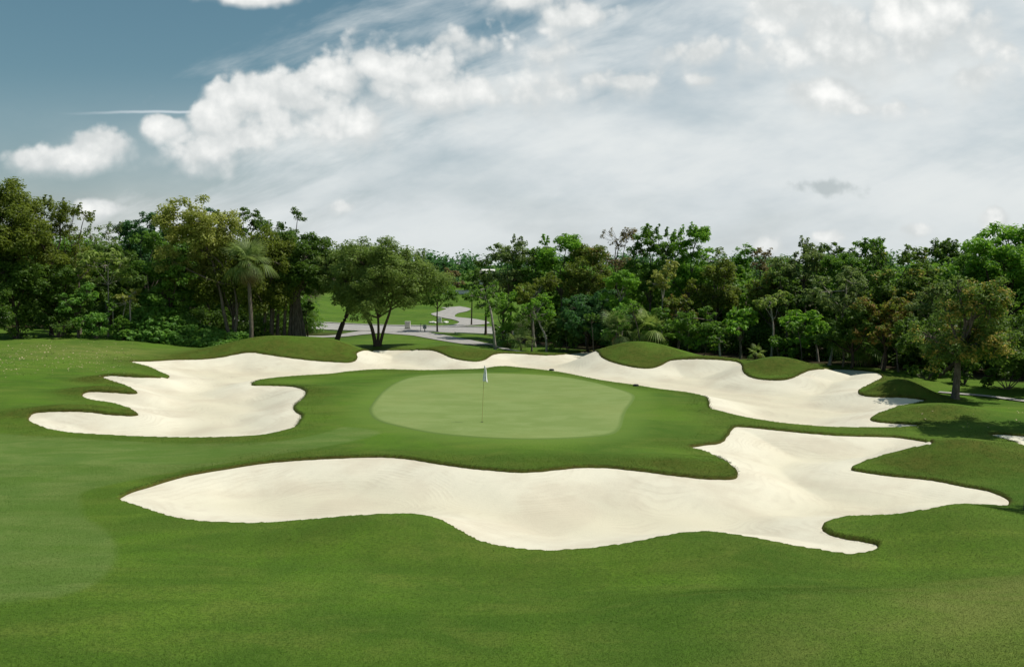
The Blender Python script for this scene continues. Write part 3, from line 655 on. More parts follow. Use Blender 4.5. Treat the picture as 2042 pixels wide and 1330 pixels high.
# ------------------------------------------------------------------ right wood
T('dark tree with a ragged outline at the left end of the right wood', 968, 84, 492, 600, 62, 'deep', 8, 9, .7, .27, bk='dark', rag=.5)
T('tall green tree with an open crown near the left end of the right wood', 1022, 79, 470, 610, 110, 'grey', 10, 11, .75, .25, rag=.35, sprigs=3)
T('bright yellow-green leafy tree on the skyline of the right wood', 1118, 76, 464, 590, 122, 'bright', 11, 12, .85, .28, rag=.3, sprigs=5)
T('leafy green tree between the open crown and the yellow-green tree', 1070, 78, 474, 600, 90, 'mid', 9, 11, .85, .25, rag=.3)
T('slender tree with a curved pale trunk at the foot of the clearing', 966, 68, 560, 636, 88, 'mid', 9, 9, .5, .2, bk='pale', tr=.11, trunk=[[(988, 690), (982, 640), (974, 605), (958, 578)]], rag=.4)
T('light green tree just right of the curved pale trunk', 1005, 71.5, 570, 655, 88, 'bright', 9, 11, .6, .22, bk='grey')
T('olive-topped tree with bare pale branches above the bent white trunk', 1068, 71, 545, 620, 120, 'olive', 10, 11, .7, .22, bk='pale', tr=.1)
T('small tree with a bent white trunk at the wood edge', 1078, 66.8, 585, 645, 82, 'bright', 8, 10, .6, .2, bk='pale', tr=.1, trunk=[[(1090, 698), (1088, 672), (1078, 650), (1070, 628)]])
T('thin brown-stemmed tree left of the bent white trunk', 1048, 67.5, 600, 650, 60, 'mid', 6, 8, .5, .2, bk='grey', tr=.07, trunk=[[(1060, 695), (1062, 665), (1058, 630)]])
T('broad brownish-olive tree on the skyline left of the bare-branched tree', 1172, 73.5, 478, 620, 130, 'rust', 12, 13, .75, .22, rag=.3, acc=(.15, .2))
T('nearly bare brown-twigged tree poking above the right wood', 1232, 77, 454, 560, 82, 'brown', 8, 9, .22, .2, bk='dark', rag=.6, sprigs=7)
T('dark bluish-green tree filling the shade low in the right wood', 1175, 67.5, 572, 690, 150, 'blue', 12, 14, .9, .25, bk='dark')
T('bushy green tree left half of the tall pair on the right skyline', 1300, 71.5, 448, 610, 118, 'mid', 12, 13, .85, .23, rag=.35, sprigs=6)
T('tallest green tree of the right skyline with twigs on its flat top', 1378, 70, 446, 610, 105, 'bright', 12, 14, .8, .21, rag=.3, sprigs=8)
T('thin grey tree filling the shoulder right of the tallest pair', 1424, 71, 488, 600, 60, 'grey', 7, 9, .5, .22, rag=.4)
T('small straw-coloured tree glowing in the middle of the right wood', 1325, 64.5, 520, 590, 76, 'yellow', 8, 9, .42, .24, bk='pale', tr=.07, rag=.45)
T('vivid green tree with a white trunk glimpse below its crown', 1240, 65.5, 535, 640, 92, 'bright', 9, 12, .8, .23, bk='pale', tr=.1)
T('straw-tinged scrubby tree under the small straw-coloured one', 1350, 64, 585, 660, 96, 'rust', 9, 10, .6, .22, acc=(.3, .5))
T('large-leaved silvery tree low in the shade right of the grassy mound top', 1232, 62.8, 605, 690, 72, 'lawnvine', 7, 9, .6, .28, bk='grey', tr=.07, rag=.4)
T('mossy green round tree over the right flank of the big mound', 1305, 62.5, 610, 700, 92, 'mid', 9, 11, .8, .24)
T('yellow-olive tree in the hollow between the tall pair and the column tree', 1432, 66, 508, 640, 110, 'olive', 11, 13, .8, .22)
T('narrow column-shaped green tree standing proud of the skyline', 1480, 72, 470, 600, 34, 'bright', 9, 11, .9, .22, shape='round', bk='dark', rag=.15, tr=.1)
T('grey thin-crowned tree immediately right of the column tree', 1519, 72, 495, 600, 56, 'brown', 7, 8, .35, .22, rag=.5, sprigs=2)
T('low olive tree beneath the notch in the right skyline', 1540, 64, 530, 660, 110, 'rust', 10, 13, .7, .22, acc=(.15, .3))
T('slim dark-stemmed green tree above the saddle between mounds', 1395, 60.6, 600, 702, 120, 'mid', 11, 12, .7, .24, bk='grey', tr=.1, trunk=[[(1436, 712), (1434, 680), (1420, 640)], [(1375, 706), (1372, 680), (1380, 640)]])
T('bright broad-leaved tree behind the second mound, left of the pole-like trunk', 1478, 60, 608, 695, 90, 'bright', 9, 11, .65, .3, bk='grey')
T('low shelf of lime-green leaves at the wood foot', 1400, 59.8, 668, 700, 66, 'bright', 6, 9, .6, .26, flat=.4, acc=(.6, .6), tr=.05)
T('pale tall pole-like trunk with a small ragged papaya-like crown', 1540, 59.6, 578, 625, 78, 'pale', 7, 8, .45, .3, bk='pale', tr=.09, trunk=[[(1537, 712), (1541, 660), (1538, 610)]], flat=.5, droop=1.2)
T('bright green broad-leaved tree over the right flank of the second mound', 1605, 58.6, 612, 700, 112, 'bright', 10, 12, .65, .3, bk='pale', tr=.09, trunk=[[(1632, 730), (1628, 690), (1618, 660)]])
T('greyish tree whose crown bulges on the skyline right of the notch', 1602, 64, 476, 610, 110, 'grey', 11, 13, .75, .22, rag=.3, sprigs=3)
T('leafy dark tree below the greyish bulging crown', 1570, 62, 545, 640, 100, 'deep', 9, 12, .8, .24)
T('tall mid-green tree with a rounded top above the leaning white trunk', 1710, 61, 460, 610, 118, 'mid', 12, 13, .8, .24, rag=.3)
T('tall slanting white-trunked tree in front of the right wood', 1672, 56, 520, 640, 120, 'grey', 11, 12, .65, .22, bk='pale', tr=.11, trunk=[[(1653, 737), (1664, 685), (1677, 640), (1688, 580)]])
T('green tree topping the skyline between two rounded crowns', 1662, 66, 484, 600, 80, 'deep', 8, 11, .8, .24)
T('broad tree with mixed olive and amber leaves at the right', 1795, 56.5, 484, 650, 150, 'orange', 13, 13, .75, .24, acc=(.18, .5), bk='dark', sprigs=4)
T('rust-leaved small tree glowing red-brown low in the right wood', 1765, 52.6, 585, 700, 150, 'rust', 12, 12, .6, .2, acc=(.85, .6), bk='dark')
T('dark tree on the skyline between the amber-tinted and the big right tree', 1875, 62, 474, 610, 90, 'deep', 9, 11, .8, .24, rag=.35, sprigs=2)
T('round dark tree touching the big bright tree on the skyline', 1945, 64, 468, 600, 80, 'mid', 9, 11, .8, .24)
T('pale feathery tree behind the lone brown trunk', 1872, 51, 548, 680, 110, 'grey', 11, 12, .6, .2, bk='grey', tr=.1)
T('big bright-green tree at the right border, tallest there', 2012, 52, 440, 640, 190, 'bright', 15, 15, .8, .25, bk='dark', tr=.2)
T('green tree with puffy crown left of the big bright tree', 1930, 54, 505, 640, 110, 'mid', 11, 12, .8, .22)
T('shadowed tree low behind the rust-leaved tree', 1700, 54, 600, 720, 110, 'deep', 10, 12, .7, .24, bk='dark')
T('shaded scrubby tree with a fallen-looking slanting trunk near the lone trunk', 1830, 49.2, 630, 720, 120, 'deep', 10, 12, .6, .22, bk='dark', tr=.12, trunk=[[(1855, 765), (1885, 740), (1905, 715), (1900, 680)]])
T('lone brown-trunked tree on the grass at the right with a few golden leaves', 1945, 41.3, 560, 762, 225, 'orange', 19, 15, .46, .15, bk='grey', tr=.19, trunk=[[(1904, 795), (1909, 750), (1914, 710), (1925, 650)]], acc=(.32, .6), rag=.45)
T('dark low-hanging tree at the right border above the pale edging', 2085, 43.5, 560, 780, 210, 'deep', 14, 14, .55, .17, bk='grey', tr=.16, rag=.4)
T('tall tree just outside the right border behind the big bright tree', 2150, 50, 450, 660, 180, 'mid', 12, 13, .8, .25)
T('deep green tree beyond the right border filling the wood edge', 2230, 44, 420, 700, 230, 'deep', 13, 14, .8, .25)
T('low-branched tree outside the right border shading the grass', 2215, 33.5, 330, 650, 290, 'mid', 13, 12, .6, .16, bk='grey', tr=.15)
T('leaning tree at the right border beside the small sand bunker', 2720, 21.6, 150, 620, 420, 'olive', 14, 12, .35, .14, bk='grey', tr=.08, trunk=[[(2049, 1020), (2052, 900), (2085, 780), (2200, 500)]], rag=.4)

# ------------------------------------------------------------------ fan palms
def fan_mesh(size, seg, rng, droop):
    V = []; Fq = []; v = []
    pet = size * .75
    # petiole
    V += [(0, -.012, 0), (0, .012, 0), (pet, .008, 0), (pet, -.008, 0)]; Fq.append((0, 1, 2, 3)); v.append(.7)
    for i in range(seg):
        a = (i / (seg - 1) - .5) * R(200); ln = size * (1 - .25 * abs(i / (seg - 1) - .5)); wd = ln * .032
        d = np.array([math.cos(a), math.sin(a)]); n_ = np.array([-d[1], d[0]])
        p0 = np.array([pet, 0]); b = len(V)
        for t, k in ((0, .2), (.45, 1), (.8, .6), (1, .05)):
            q = p0 + d * ln * t; z = -droop * ln * t ** 2.2 + rng.normal(0, .01)
            V.append((q[0] + n_[0] * wd * k, q[1] + n_[1] * wd * k, z)); V.append((q[0] - n_[0] * wd * k, q[1] - n_[1] * wd * k, z))
        for k in range(3): Fq.append((b + 2 * k, b + 2 * k + 1, b + 2 * k + 3, b + 2 * k + 2)); v.append(rng.random())
    return V, Fq, v
def fan_palm(label, px, py_base, D, crown_py, size, nfr=26, tr=.12, dead=8, style='grey', bkk='pale'):
    SEED[0] += 1; rng = np.random.default_rng(SEED[0])
    x, zc = at_y(px, crown_py, D); x = float(x); zc = float(zc); gz = float(B(x, D))
    root = empty('fan_palm', (x, D, gz), label, 'palm'); H = zc - gz
    p = np.array([(0, 0, -.1), (.05, 0, H * .3), (-.03, 0, H * .7), (0, 0, H)]); p = crom(p, 4, False); rr = np.linspace(1.25, .85, len(p)) * tr
    V, Fq = tubes([(p, rr)], 9); mesh_from('trunk', V, Fq, BK[bkk], parent=root)
    protos = [fan_mesh(size, 20, rng, dr) for dr in (.25, .5, .85)]
    mm = [None] * 6
    for i in range(nfr + dead):
        isdead = i >= nfr; k = (i % 2) if i < nfr * .6 else 2
        key = k + (3 if isdead else 0)
        if mm[key] is None:
            V, Fq, v = protos[k]; f = mesh_from('dead_frond' if isdead else 'frond', V, Fq, L['brown'] if isdead else L[style], smooth=False, parent=root, attrs={'v': ('FACE', v), 'a': ('FACE', [0] * len(v))})
            mm[key] = f.data
        else:
            f = bpy.data.objects.new('dead_frond' if isdead else 'frond', mm[key]); C.objects.link(f); f.parent = root
        el = (82 - 118 * (i / nfr) ** 1.1) if not isdead else rng.uniform(-75, -45)
        f.location = (0, 0, H); f.rotation_euler = (rng.uniform(-.3, .3), -R(el + rng.uniform(-8, 8)), i * 2.4 + rng.uniform(-.2, .2)); s_ = rng.uniform(.7, 1.2) * (.72 if isdead else 1); f.scale = (s_, s_, s_)
    return root
fan_palm('tall fan palm with a grey trunk and brown skirt at the left wood edge', 497, 684, 67, 524, 1.25, 22, .14, 16, 'grey', 'grey')
fan_palm('small dark fan palm beside the fig trunk next to the road', 612, 665, 74, 640, .8, 12, .06, 0, 'deep', 'dark')
fan_palm('low fan palm in the shade at the left end of the right wood', 1012, 690, 70.5, 672, 1.0, 14, .07, 2, 'mid', 'dark')
fan_palm('stubby fan palm on bare soil near the pale edging strip', 1038, 690, 67.8, 682, .7, 12, .05, 0, 'grey', 'dark')
fan_palm('drooping silvery fan palm behind the grassy mound crest', 1296, 690, 62, 655, 1.0, 14, .06, 3, 'pale', 'grey')
fan_palm('broad-fronded fan palm left of the silvery one', 1230, 690, 62.5, 662, 1.0, 12, .06, 3, 'grey', 'grey')
fan_palm('fan palm hanging its fronds beside the slanting white trunk', 1682, 735, 55, 670, .95, 14, .06, 3, 'mid', 'grey')
fan_palm('small pale fan palm peeping over the second mound', 1508, 712, 56, 703, .42, 10, .05, 0, 'pale', 'dark')
fan_palm('shaggy fan palm in the gloom right of the slanting white trunk', 1725, 735, 55.5, 690, 1.1, 14, .07, 4, 'mid', 'grey')

# ------------------------------------------------------------------ bare thin stems in front of the wood's shade, each a young tree
def stem(label, pts, D, tr=.06, bk='grey'):
    (tx, ty) = pts[-1]
    return tree(label, tx, D, ty - 22, ty + 18, 44, 'mid', 5, 6, .5, .22, bk=bk, tr=tr, trunk=[pts], name='sapling', cat='sapling')
stem('thin sapling leaning left over the crest of the big mound', [(1281, 684), (1272, 655), (1262, 625)], 61.5, .05, 'grey')
stem('straight thin sapling far left behind the big mound', [(1184, 698), (1182, 668), (1180, 645)], 64.5, .045)
stem('short straight sapling with a pale stem below the lime shelf of leaves', [(1437, 716), (1435, 690), (1434, 676)], 58.5, .08, 'pale')
stem('slender pale sapling at the left of the straight white trunks', [(1600, 722), (1597, 690), (1592, 660)], 57.2, .05)
stem('curved thin sapling in front of the shaded scrub at right', [(1756, 742), (1762, 710), (1772, 690)], 53.5, .06)
stem('upright grey sapling behind the brown mound', [(1792, 745), (1790, 715), (1789, 690)], 52, .06)

# ------------------------------------------------------------------ stuff: undergrowth, backing woodland, vine bank
def along(path, n, rng, spread):
    p = np.array(path, float); seg = np.linalg.norm(np.diff(p, axis=0), axis=1); cs = np.concatenate([[0], np.cumsum(seg)])
    t = rng.random(n) * cs[-1]; x = np.interp(t, cs, p[:, 0]); y = np.interp(t, cs, p[:, 1]); return x, y + rng.random(n) * spread
def mass(name, label, path, n, spread, h0, h1, r0, r1, style, size, dens, seed, flat=.8):
    rng = np.random.default_rng(seed); x, y = along(path, n, rng, spread)
    z = B(x, y) + h0 + (h1 - h0) * rng.random(n); r = r0 + (r1 - r0) * rng.random(n)
    cnt = np.minimum((dens * 14 * (r / size) ** 2).astype(int) + 4, 400)
    V, Fq, v, a = leaves(np.stack([x, y, z], 1), r, cnt, size, rng, flat)
    tag(mesh_from(name, V, Fq, L[style], smooth=False, attrs={'v': ('FACE', v), 'a': ('FACE', a)}), label, kind='stuff')
RP = [(-.5, 76), (4, 72), (8.5, 67.5), (13, 62.5), (21.5, 55.5), (26, 49.5), (29, 46.5), (42, 40), (60, 34)]
LP = [(-85, 66), (-62, 72), (-46, 74.5), (-36, 73.5), (-26, 73), (-18.5, 74)]
mass('undergrowth', 'dark undergrowth beneath the right wood', [(x + 1.2, y + 2.6) for x, y in RP], 900, 3.2, .1, 1.9, .3, .8, 'deep', .24, .8, 11)
mass('undergrowth', 'dark undergrowth beneath the left wood', LP, 620, 3.2, .1, 2.2, .3, .85, 'deep', .26, .8, 12)
mass('woodland', 'dense dark woodland massed behind the right wood edge', [(x + 3, y + 7) for x, y in RP], 900, 7.0, .3, 6.0, .9, 1.8, 'mid', .42, .8, 13)
mass('woodland', 'dense dark woodland massed behind the left wood edge', [(x - 1, y + 8) for x, y in LP], 900, 7.0, .3, 7.8, .9, 1.9, 'mid', .42, .8, 14)
mass('woodland', 'far woodland along the distant hill', [(-160, 205), (-60, 200), (-20, 200), (20, 205), (140, 210)], 900, 14, 1, 5.6, 1.5, 3.2, 'blue', .9, .4, 15)
# vine bank
rng = np.random.default_rng(21)
px_ = rng.uniform(262, 482, 700); x0, _ = at_y(px_, 640, 68); y0 = 65.3 + rng.random(700) * 4.5 + (px_ - 262) * .003
hgt = 2.6 * np.exp(-((px_ - 315) / 48) ** 2) + 1.0
z0 = B(x0, y0) + hgt * rng.random(700) ** .7 * np.clip((y0 - 64.8) / 3.0, .12, 1)
r0 = rng.uniform(.25, .5, 700); cnt = (26 * (r0 / .26) ** 2).astype(int)
V, Fq, v, a = leaves(np.stack([x0, y0, z0], 1), r0, cnt, .27, rng, .6, up=.9, aspect=.8)
tag(mesh_from('vine_thicket', V, Fq, L['lawnvine'], smooth=False, attrs={'v': ('FACE', v), 'a': ('FACE', a)}), 'bank of bright leafy creeper along the left wood edge', kind='stuff')
# hedge-like shrubs at the left wood edge
def shrub(label, px, D, top, w_, style, size=.24):
    _, zt = at_y(px, top, D); x, _z = at_y(px, top, D); gz = float(B(float(x), D)); 
    SEED[0] += 1; rng = np.random.default_rng(SEED[0]); h = float(zt) - gz; ww = w_ * D / F
    root = empty('shrub', (float(x), D, gz), label, 'shrub')
    lc, lr, cc, cr, cl = crown_layout(rng, ww, h * 1.15, 7, 9, .9, .3); cc[:, 2] += h * .48
    paths = [bent((0, 0, -.05), q + [0, 0, h * .45], .035, .01, rng, 5) for q in lc]
    V, Fq = tubes(paths); mesh_from('stem', V, Fq, BK['grey'], parent=root)
    V, Fq, v, a = leaves(cc, cr, np.minimum((10 * (cr / size) ** 2).astype(int) + 8, 220), size, rng, .75)
    mesh_from('foliage', V, Fq, L[style], smooth=False, parent=root, attrs={'v': ('FACE', v), 'a': ('FACE', a)})
shrub('dark rounded shrub at the lawn edge nearest the left border', 30, 64.5, 612, 130, 'deep')
shrub('dark wide shrub second from the left border at the lawn edge', 115, 65, 612, 120, 'deep')
shrub('mid-green shrub below the airy papaya-like tree', 190, 65.2, 618, 90, 'lawnvine')
shrub('small bright shrub at the start of the vine bank', 240, 65.4, 632, 60, 'mid')
shrub('shrub at the fig foot in deep shade', 520, 70, 640, 60, 'deep')
shrub('round shrub on the lawn rim behind the curved pale trunk', 1003, 73, 640, 60, 'mid')
shrub('leafy shrub between the bent white trunk and the mound', 1130, 67, 645, 80, 'deep')
shrub('bright leafy shrub in the shade behind the second mound', 1560, 57.5, 668, 70, 'mid')
shrub('sprawling shrub right of the rust-leaved tree', 1850, 48, 720, 90, 'deep')
shrub('dark shrub directly behind the lone brown trunk', 1925, 46.5, 715, 90, 'deep')
shrub('dark shrub on the pale edging at the right border', 2010, 44.8, 725, 100, 'deep')

# ------------------------------------------------------------------ grass fringe on the bunker lips
def blades(name, label, bx, by, bz, nx, ny, h, wd, matl, rng):
    n = len(bx); a = rng.random(n) * 2 * np.pi; hh = h * (.5 + rng.random(n)); u = np.stack([np.cos(a), np.sin(a), np.zeros(n)], 1) * wd
    base = np.stack([bx, by, bz], 1); tip = base + np.stack([nx * hh * .55 + rng.normal(0, .3, n) * hh, ny * hh * .55 + rng.normal(0, .3, n) * hh, hh], 1)
    V = np.stack([base - u, base + u, tip], 1).reshape(-1, 3)
    v = rng.random(n); a_ = (rng.random(n) < .25) * .8
    return tag(mesh_from(name, V, np.arange(3 * n).reshape(-1, 3), matl, smooth=False, attrs={'v': ('FACE', v), 'a': ('FACE', a_)}), label, kind='stuff')
M_BLADE = leaf_mat('grass_blade', (0.030, 0.062, 0.010), (0.085, 0.140, 0.024), (0.14, 0.115, 0.035), .25, .6)
rng = np.random.default_rng(3); bxs = []; bys = []; nxs = []; nys = []
for poly in (oBACK, oFRONT, oSIDE):
    q = np.roll(poly, -1, 0); sg = q - poly; ln = np.linalg.norm(sg, axis=1); area = np.sum(poly[:, 0] * q[:, 1] - q[:, 0] * poly[:, 1])
    m_ = (ln * 190).astype(int) + 1; idx = np.repeat(np.arange(len(poly)), m_); t = rng.random(len(idx))[:, None]
    p = poly[idx] + sg[idx] * t; nrm = np.stack([-sg[idx, 1], sg[idx, 0]], 1) / (ln[idx][:, None] + 1e-9) * np.sign(area)
    kp = (nrm[:, 1] < .15) | (rng.random(len(nrm)) < 0); p = p[kp]; nrm = nrm[kp]
    off = rng.normal(-.03, .05, len(p)); p = p + nrm * off[:, None]
    bxs.append(p[:, 0]); bys.append(p[:, 1]); nxs.append(nrm[:, 0]); nys.append(nrm[:, 1])
bx_ = np.concatenate(bxs); by_ = np.concatenate(bys)
blades('grass_fringe', 'ragged longer grass fringing the bunker edges', bx_, by_, B(bx_, by_) + .01, np.concatenate(nxs), np.concatenate(nys), .042, .005, M_BLADE, rng)

# short turf blades nearest the viewer
rng = np.random.default_rng(31); NB = 800000
by = 12.2 + 15 * rng.random(NB) ** 1.35; bx = (rng.random(NB) * 2 - 1) * (by * .60 + 1.0)
def samp(A):
    i = np.clip(np.searchsorted(xs, bx) - 1, 0, len(xs) - 2); j = np.clip(np.searchsorted(ys, by) - 1, 0, len(ys) - 2)
    fx = (bx - xs[i]) / (xs[i + 1] - xs[i]); fy = (by - ys[j]) / (ys[j + 1] - ys[j])
    return A[j, i] * (1 - fx) * (1 - fy) + A[j, i + 1] * fx * (1 - fy) + A[j + 1, i] * (1 - fx) * fy + A[j + 1, i + 1] * fx * fy
k_ = (samp(dS) > .03) & (samp(dG) > .05); bx = bx[k_]; by = by[k_]; n = len(bx); gz = samp(G) - .002
a = rng.random(n) * 6.283; hh = .015 * (.6 + .8 * rng.random(n)); ln = hh * (.6 + 1.0 * rng.random(n)); ww = .0033 * (.7 + .8 * rng.random(n))
u = np.stack([-np.sin(a) * ww, np.cos(a) * ww, 0 * a], 1); c0 = np.stack([bx, by, gz], 1); tp = c0 + np.stack([np.cos(a) * ln, np.sin(a) * ln, hh], 1)
V = np.stack([c0 - u, c0 + u, tp], 1).reshape(-1, 3)
tag(mesh_from('short_grass', V, np.arange(3 * n).reshape(-1, 3), M_GRASS, smooth=False, attrs={q_: ('POINT', np.repeat(samp(A_), 3)) for q_, A_ in dict(mown=mown, rough=rough, lip=lip * 0, collar=collar, dry=dryp).items()}), 'short turf blades in the foreground', kind='stuff')
# longer uncut grass on the bunker banks, tinted with the same painted shade
rng = np.random.default_rng(33); NB = 900000
by = 22 + 42 * rng.random(NB); bx = (rng.random(NB) * 2 - 1) * (by * .60)
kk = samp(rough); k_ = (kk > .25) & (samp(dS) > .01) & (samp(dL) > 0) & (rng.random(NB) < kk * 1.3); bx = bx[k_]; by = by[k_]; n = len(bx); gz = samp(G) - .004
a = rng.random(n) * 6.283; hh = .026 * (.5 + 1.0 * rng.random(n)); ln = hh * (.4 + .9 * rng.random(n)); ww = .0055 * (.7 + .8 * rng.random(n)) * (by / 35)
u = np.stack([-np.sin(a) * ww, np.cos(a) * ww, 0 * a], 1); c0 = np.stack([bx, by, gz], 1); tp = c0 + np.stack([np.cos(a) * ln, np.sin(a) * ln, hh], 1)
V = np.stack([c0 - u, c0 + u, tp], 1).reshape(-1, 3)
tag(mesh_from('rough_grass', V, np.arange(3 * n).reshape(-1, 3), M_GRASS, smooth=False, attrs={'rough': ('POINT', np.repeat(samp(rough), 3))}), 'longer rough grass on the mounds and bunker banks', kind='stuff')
# fallen leaves
M_FALL = simple('dry_leaf', (0.42, 0.34, 0.20), .8, .3, 3)
rng = np.random.default_rng(9)
lx = np.concatenate([rng.uniform(-60, 270, 800), rng.uniform(1900, 2042, 8), rng.uniform(1800, 2042, 30)]); ly = np.concatenate([rng.normal(712, 17, 800), rng.uniform(840, 860, 8), rng.uniform(805, 880, 30)])
ly = np.clip(ly, 672, 1300); gx, gy = hit(lx, ly); gz = B(gx, gy) + .02
n = len(gx); a = rng.random(n) * 6.28; s = rng.uniform(.025, .06, n); u = np.stack([np.cos(a), np.sin(a), rng.normal(0, .3, n)], 1) * s[:, None]; v_ = np.stack([-np.sin(a), np.cos(a), rng.normal(0, .3, n)], 1) * (s * .6)[:, None]
c0 = np.stack([gx, gy, gz], 1)
tag(mesh_from('fallen_leaves', np.stack([c0 - u, c0 + v_, c0 + u, c0 - v_], 1).reshape(-1, 3), np.arange(4 * n).reshape(-1, 4), M_FALL, smooth=False), 'dry fallen leaves scattered on the left lawn', kind='stuff')

# ------------------------------------------------------------------ flagstick
def bm_obj(name, bm, m, parent=None, smooth=False):
    me = bpy.data.meshes.new(name); bm.to_mesh(me); bm.free(); me.materials.append(m)
    if smooth:
        for p in me.polygons: p.use_smooth = True
    o = bpy.data.objects.new(name, me); C.objects.link(o)
    if parent: o.parent = parent
    return o
hx, hy = hit([961], [842]); hx = float(hx[0]); hy = float(hy[0]); hzz = float(B(hx, hy)) + .014
fl = empty('golf_flag', (hx, hy, hzz), 'white limp golf flag on a thin yellow stick in the putting green', 'golf flag')
TX = .10
V, Fq = tubes([(np.array([(0, 0, -.08), (TX * .5, 0, 1.05), (TX, 0, 2.13)]), np.array([.009, .008, .007]))], 8)
mesh_from('stick', V, Fq, simple('flagstick_paint', (0.40, 0.38, 0.13), .5, .05), parent=fl)
# limp cloth hanging in folds from the top of the stick
rng = np.random.default_rng(2); nu, nv = 15, 17; V = []
for j in range(nv):
    t = j / (nv - 1); wd = .03 + .135 * t ** .85
    for i in range(nu):
        s_ = i / (nu - 1); fold = .030 * math.sin(s_ * 13 + t * 1.5) * (.25 + t)
        V.append((TX - .012 - .05 * t + wd * s_ * 1.15 + .01 * math.sin(t * 6), -.012 + fold, 2.11 - .60 * t - .04 * s_ * t + .03 * math.sin(s_ * 3.1) * t))
fo = mesh_from('flag_cloth', V, grid_faces(nu, nv), simple('flag_cloth', (0.82, 0.83, 0.82), .8, .04), parent=fl)
sd_ = fo.modifiers.new('thickness', 'SOLIDIFY'); sd_.thickness = .003
bm = bmesh.new(); bmesh.ops.create_cone(bm, cap_ends=True, segments=24, radius1=.054, radius2=.054, depth=.006); 
cup = bm_obj('hole_cup', bm, simple('cup_dark', (0.02, 0.02, 0.02), .9), fl); cup.location = (0, 0, .004)
# hose / bar of dark on the berm behind the green: small sprinkler heads
for (qx, qy, lb) in ((1100, 737, 'dark round sprinkler head on the rim behind the green'), (1268, 768, 'dark round sprinkler head at the rim right of the green')):
    x, y = hit([qx], [qy + 2]); x = float(x[0]); y = float(y[0]); bm = bmesh.new()
    bmesh.ops.create_cone(bm, cap_ends=True, segments=20, radius1=.16, radius2=.13, depth=.09); bmesh.ops.bevel(bm, geom=[e for e in bm.edges if abs(e.verts[0].co.z - e.verts[1].co.z) < 1e-4], offset=.015, segments=2, affect='EDGES')
    o = bm_obj('sprinkler_head', bm, simple('sprinkler_rubber', (0.025, 0.025, 0.022), .6)); o.location = (x, y, float(B(x, y)) + .05); tag(o, lb, 'sprinkler')

# ------------------------------------------------------------------ utility boxes, signs by the road
M_CREAM = simple('cream_paint', (0.62, 0.60, 0.53), .7, .06, 2); M_GREYB = simple('grey_steel', (0.30, 0.32, 0.32), .5, .08, 3); M_DARK = simple('dark_metal', (0.03, 0.03, 0.03), .5); M_WHITE = simple('white_render', (0.74, 0.72, 0.66), .8, .06, 1)
def box(name, size, loc, m, parent, bev=.02):
    bm = bmesh.new(); bmesh.ops.create_cube(bm, size=1)
    for v in bm.verts: v.co.x *= size[0]; v.co.y *= size[1]; v.co.z *= size[2]
    bmesh.ops.bevel(bm, geom=list(bm.edges), offset=bev, segments=2, affect='EDGES')
    o = bm_obj(name, bm, m, parent); o.location = loc; return o
x, y = hit([813], [657]); x = float(x[0]); y = float(y[0]); e = empty('utility_cabinet', (x, y, float(B(x, y))), 'cream utility cabinet beside the road behind the green', 'utility cabinet')
box('base', (.62, .5, .16), (0, 0, .06), M_GREYB, e); box('body', (.54, .42, .62), (0, 0, .45), M_CREAM, e); box('lid', (.60, .48, .07), (0, 0, .795), M_CREAM, e); box('door', (.40, .02, .48), (0, -.222, .44), M_CREAM, e, .005)
x, y = hit([847], [662]); x = float(x[0]); y = float(y[0]); e = empty('tee_marker_box', (x, y, float(B(x, y))), 'grey metal box on a short dark post at the path fork', 'metal box')
box('post', (.08, .08, .36), (0, 0, .13), M_DARK, e, .01); box('body', (.34, .22, .40), (0, 0, .50), M_GREYB, e, .03); box('latch', (.06, .03, .14), (0, -.122, .56), M_DARK, e, .008)
x, y = hit([839], [661]); x = float(x[0]); y = float(y[0]); e = empty('marker_post', (x, y, float(B(x, y))), 'thin grey marker post between the two roadside boxes', 'post')
box('rod', (.05, .05, .75), (0, 0, .35), M_GREYB, e, .01); box('cap', (.07, .07, .05), (0, 0, .75), M_DARK, e, .01)
x, y = hit([876], [644]); x = float(x[0]); y = float(y[0]); e = empty('stone_sign', (x, y, float(B(x, y))), 'white stone block sign with planting beside the winding path', 'stone sign')
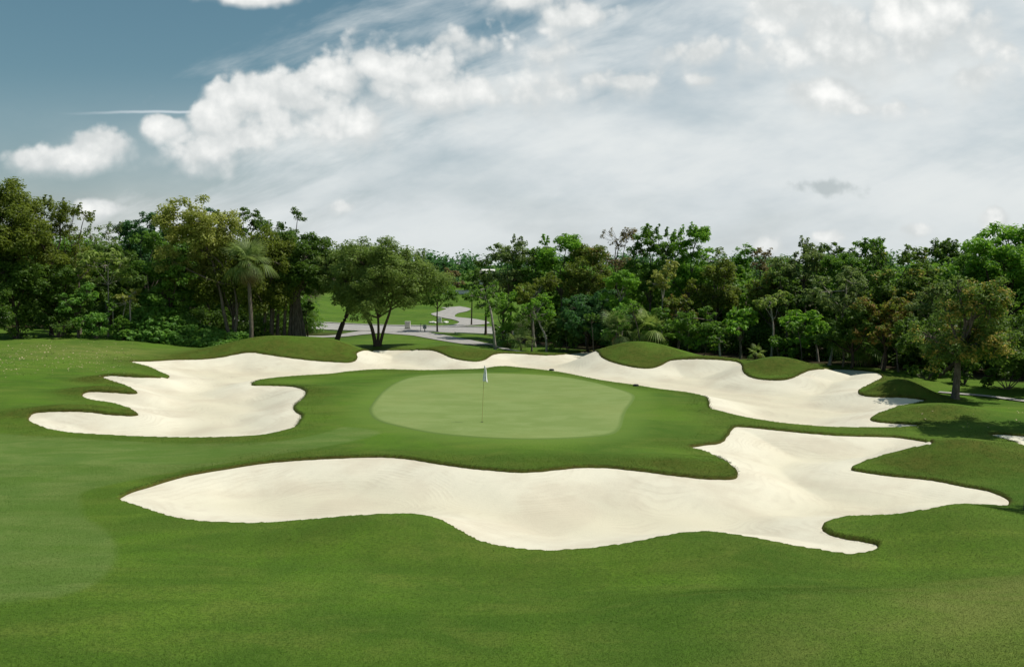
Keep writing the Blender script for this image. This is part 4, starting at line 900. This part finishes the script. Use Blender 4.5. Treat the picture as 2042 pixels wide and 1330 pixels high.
box('slab', (.55, .25, .62), (0, 0, .32), M_WHITE, e, .03); box('plinth', (.75, .4, .1), (0, 0, .03), M_KERB, e, .02)
for k, (ddx, ddy) in enumerate(((-.75, .1), (-.55, -.3), (.65, -.2), (.85, .15), (-1.0, -.15))):
    bm = bmesh.new(); bmesh.ops.create_icosphere(bm, subdivisions=2, radius=.22); r_ = random.Random(k)
    for v in bm.verts: v.co *= 1 + r_.uniform(-.18, .18); v.co.z *= .6
    rk = bm_obj('rock', bm, M_WHITE); rk.location = (x + ddx, y + ddy, float(B(x + ddx, y + ddy)) + .07)
    tag(rk, ['pale rock just left of the stone sign', 'pale rock at the front left corner of the stone sign', 'pale rock at the front right corner of the stone sign', 'pale rock farthest right of the stone sign', 'pale rock farthest left of the stone sign'][k], 'rock', 'pale rocks round the stone sign')
# low cream garden wall and white-roofed house on the distant hill
def place(px, D): 
    xx, _ = at_y(px, 590, D); return float(xx), D, float(B(float(xx), D))
x, y, z = place(908, 150); e = empty('garden_wall', (x, y, z), 'low cream wall at the top of the far lawn', 'wall')
box('wall', (5.2, .3, .55), (0, 0, .22), M_WHITE, e, .03); box('coping', (5.4, .42, .12), (0, 0, .56), M_KERB, e, .02)
xx, zr = at_y(969, 540, 175); x = float(xx); z = float(B(x, 175)); H = float(zr) - z
e = empty('distant_house', (x, 175, z), 'distant house with a white roof among the trees', 'house')
box('wall', (3.0, 4, H - .5), (0, 0, (H - .5) / 2), M_CREAM, e, .03)
bm = bmesh.new(); vs = [bm.verts.new(p) for p in ((-1.8, -2.4, 0), (1.8, -2.4, 0), (1.8, 2.4, 0), (-1.8, 2.4, 0), (-1.8, 0, .8), (1.8, 0, .8))]
for f_ in ((0, 1, 5, 4), (2, 3, 4, 5), (0, 4, 3), (1, 2, 5), (0, 3, 2, 1)): bm.faces.new([vs[i] for i in f_])
ro = bm_obj('roof', bm, M_WHITE, e); ro.location = (0, 0, H - .498)
wi = box('window', (.8, .12, 1.0), (-.75, -2.0, H * .55), M_DARK, e, .01); wi = box('window', (.8, .12, 1.0), (.75, -2.0, H * .55), M_DARK, e, .01)
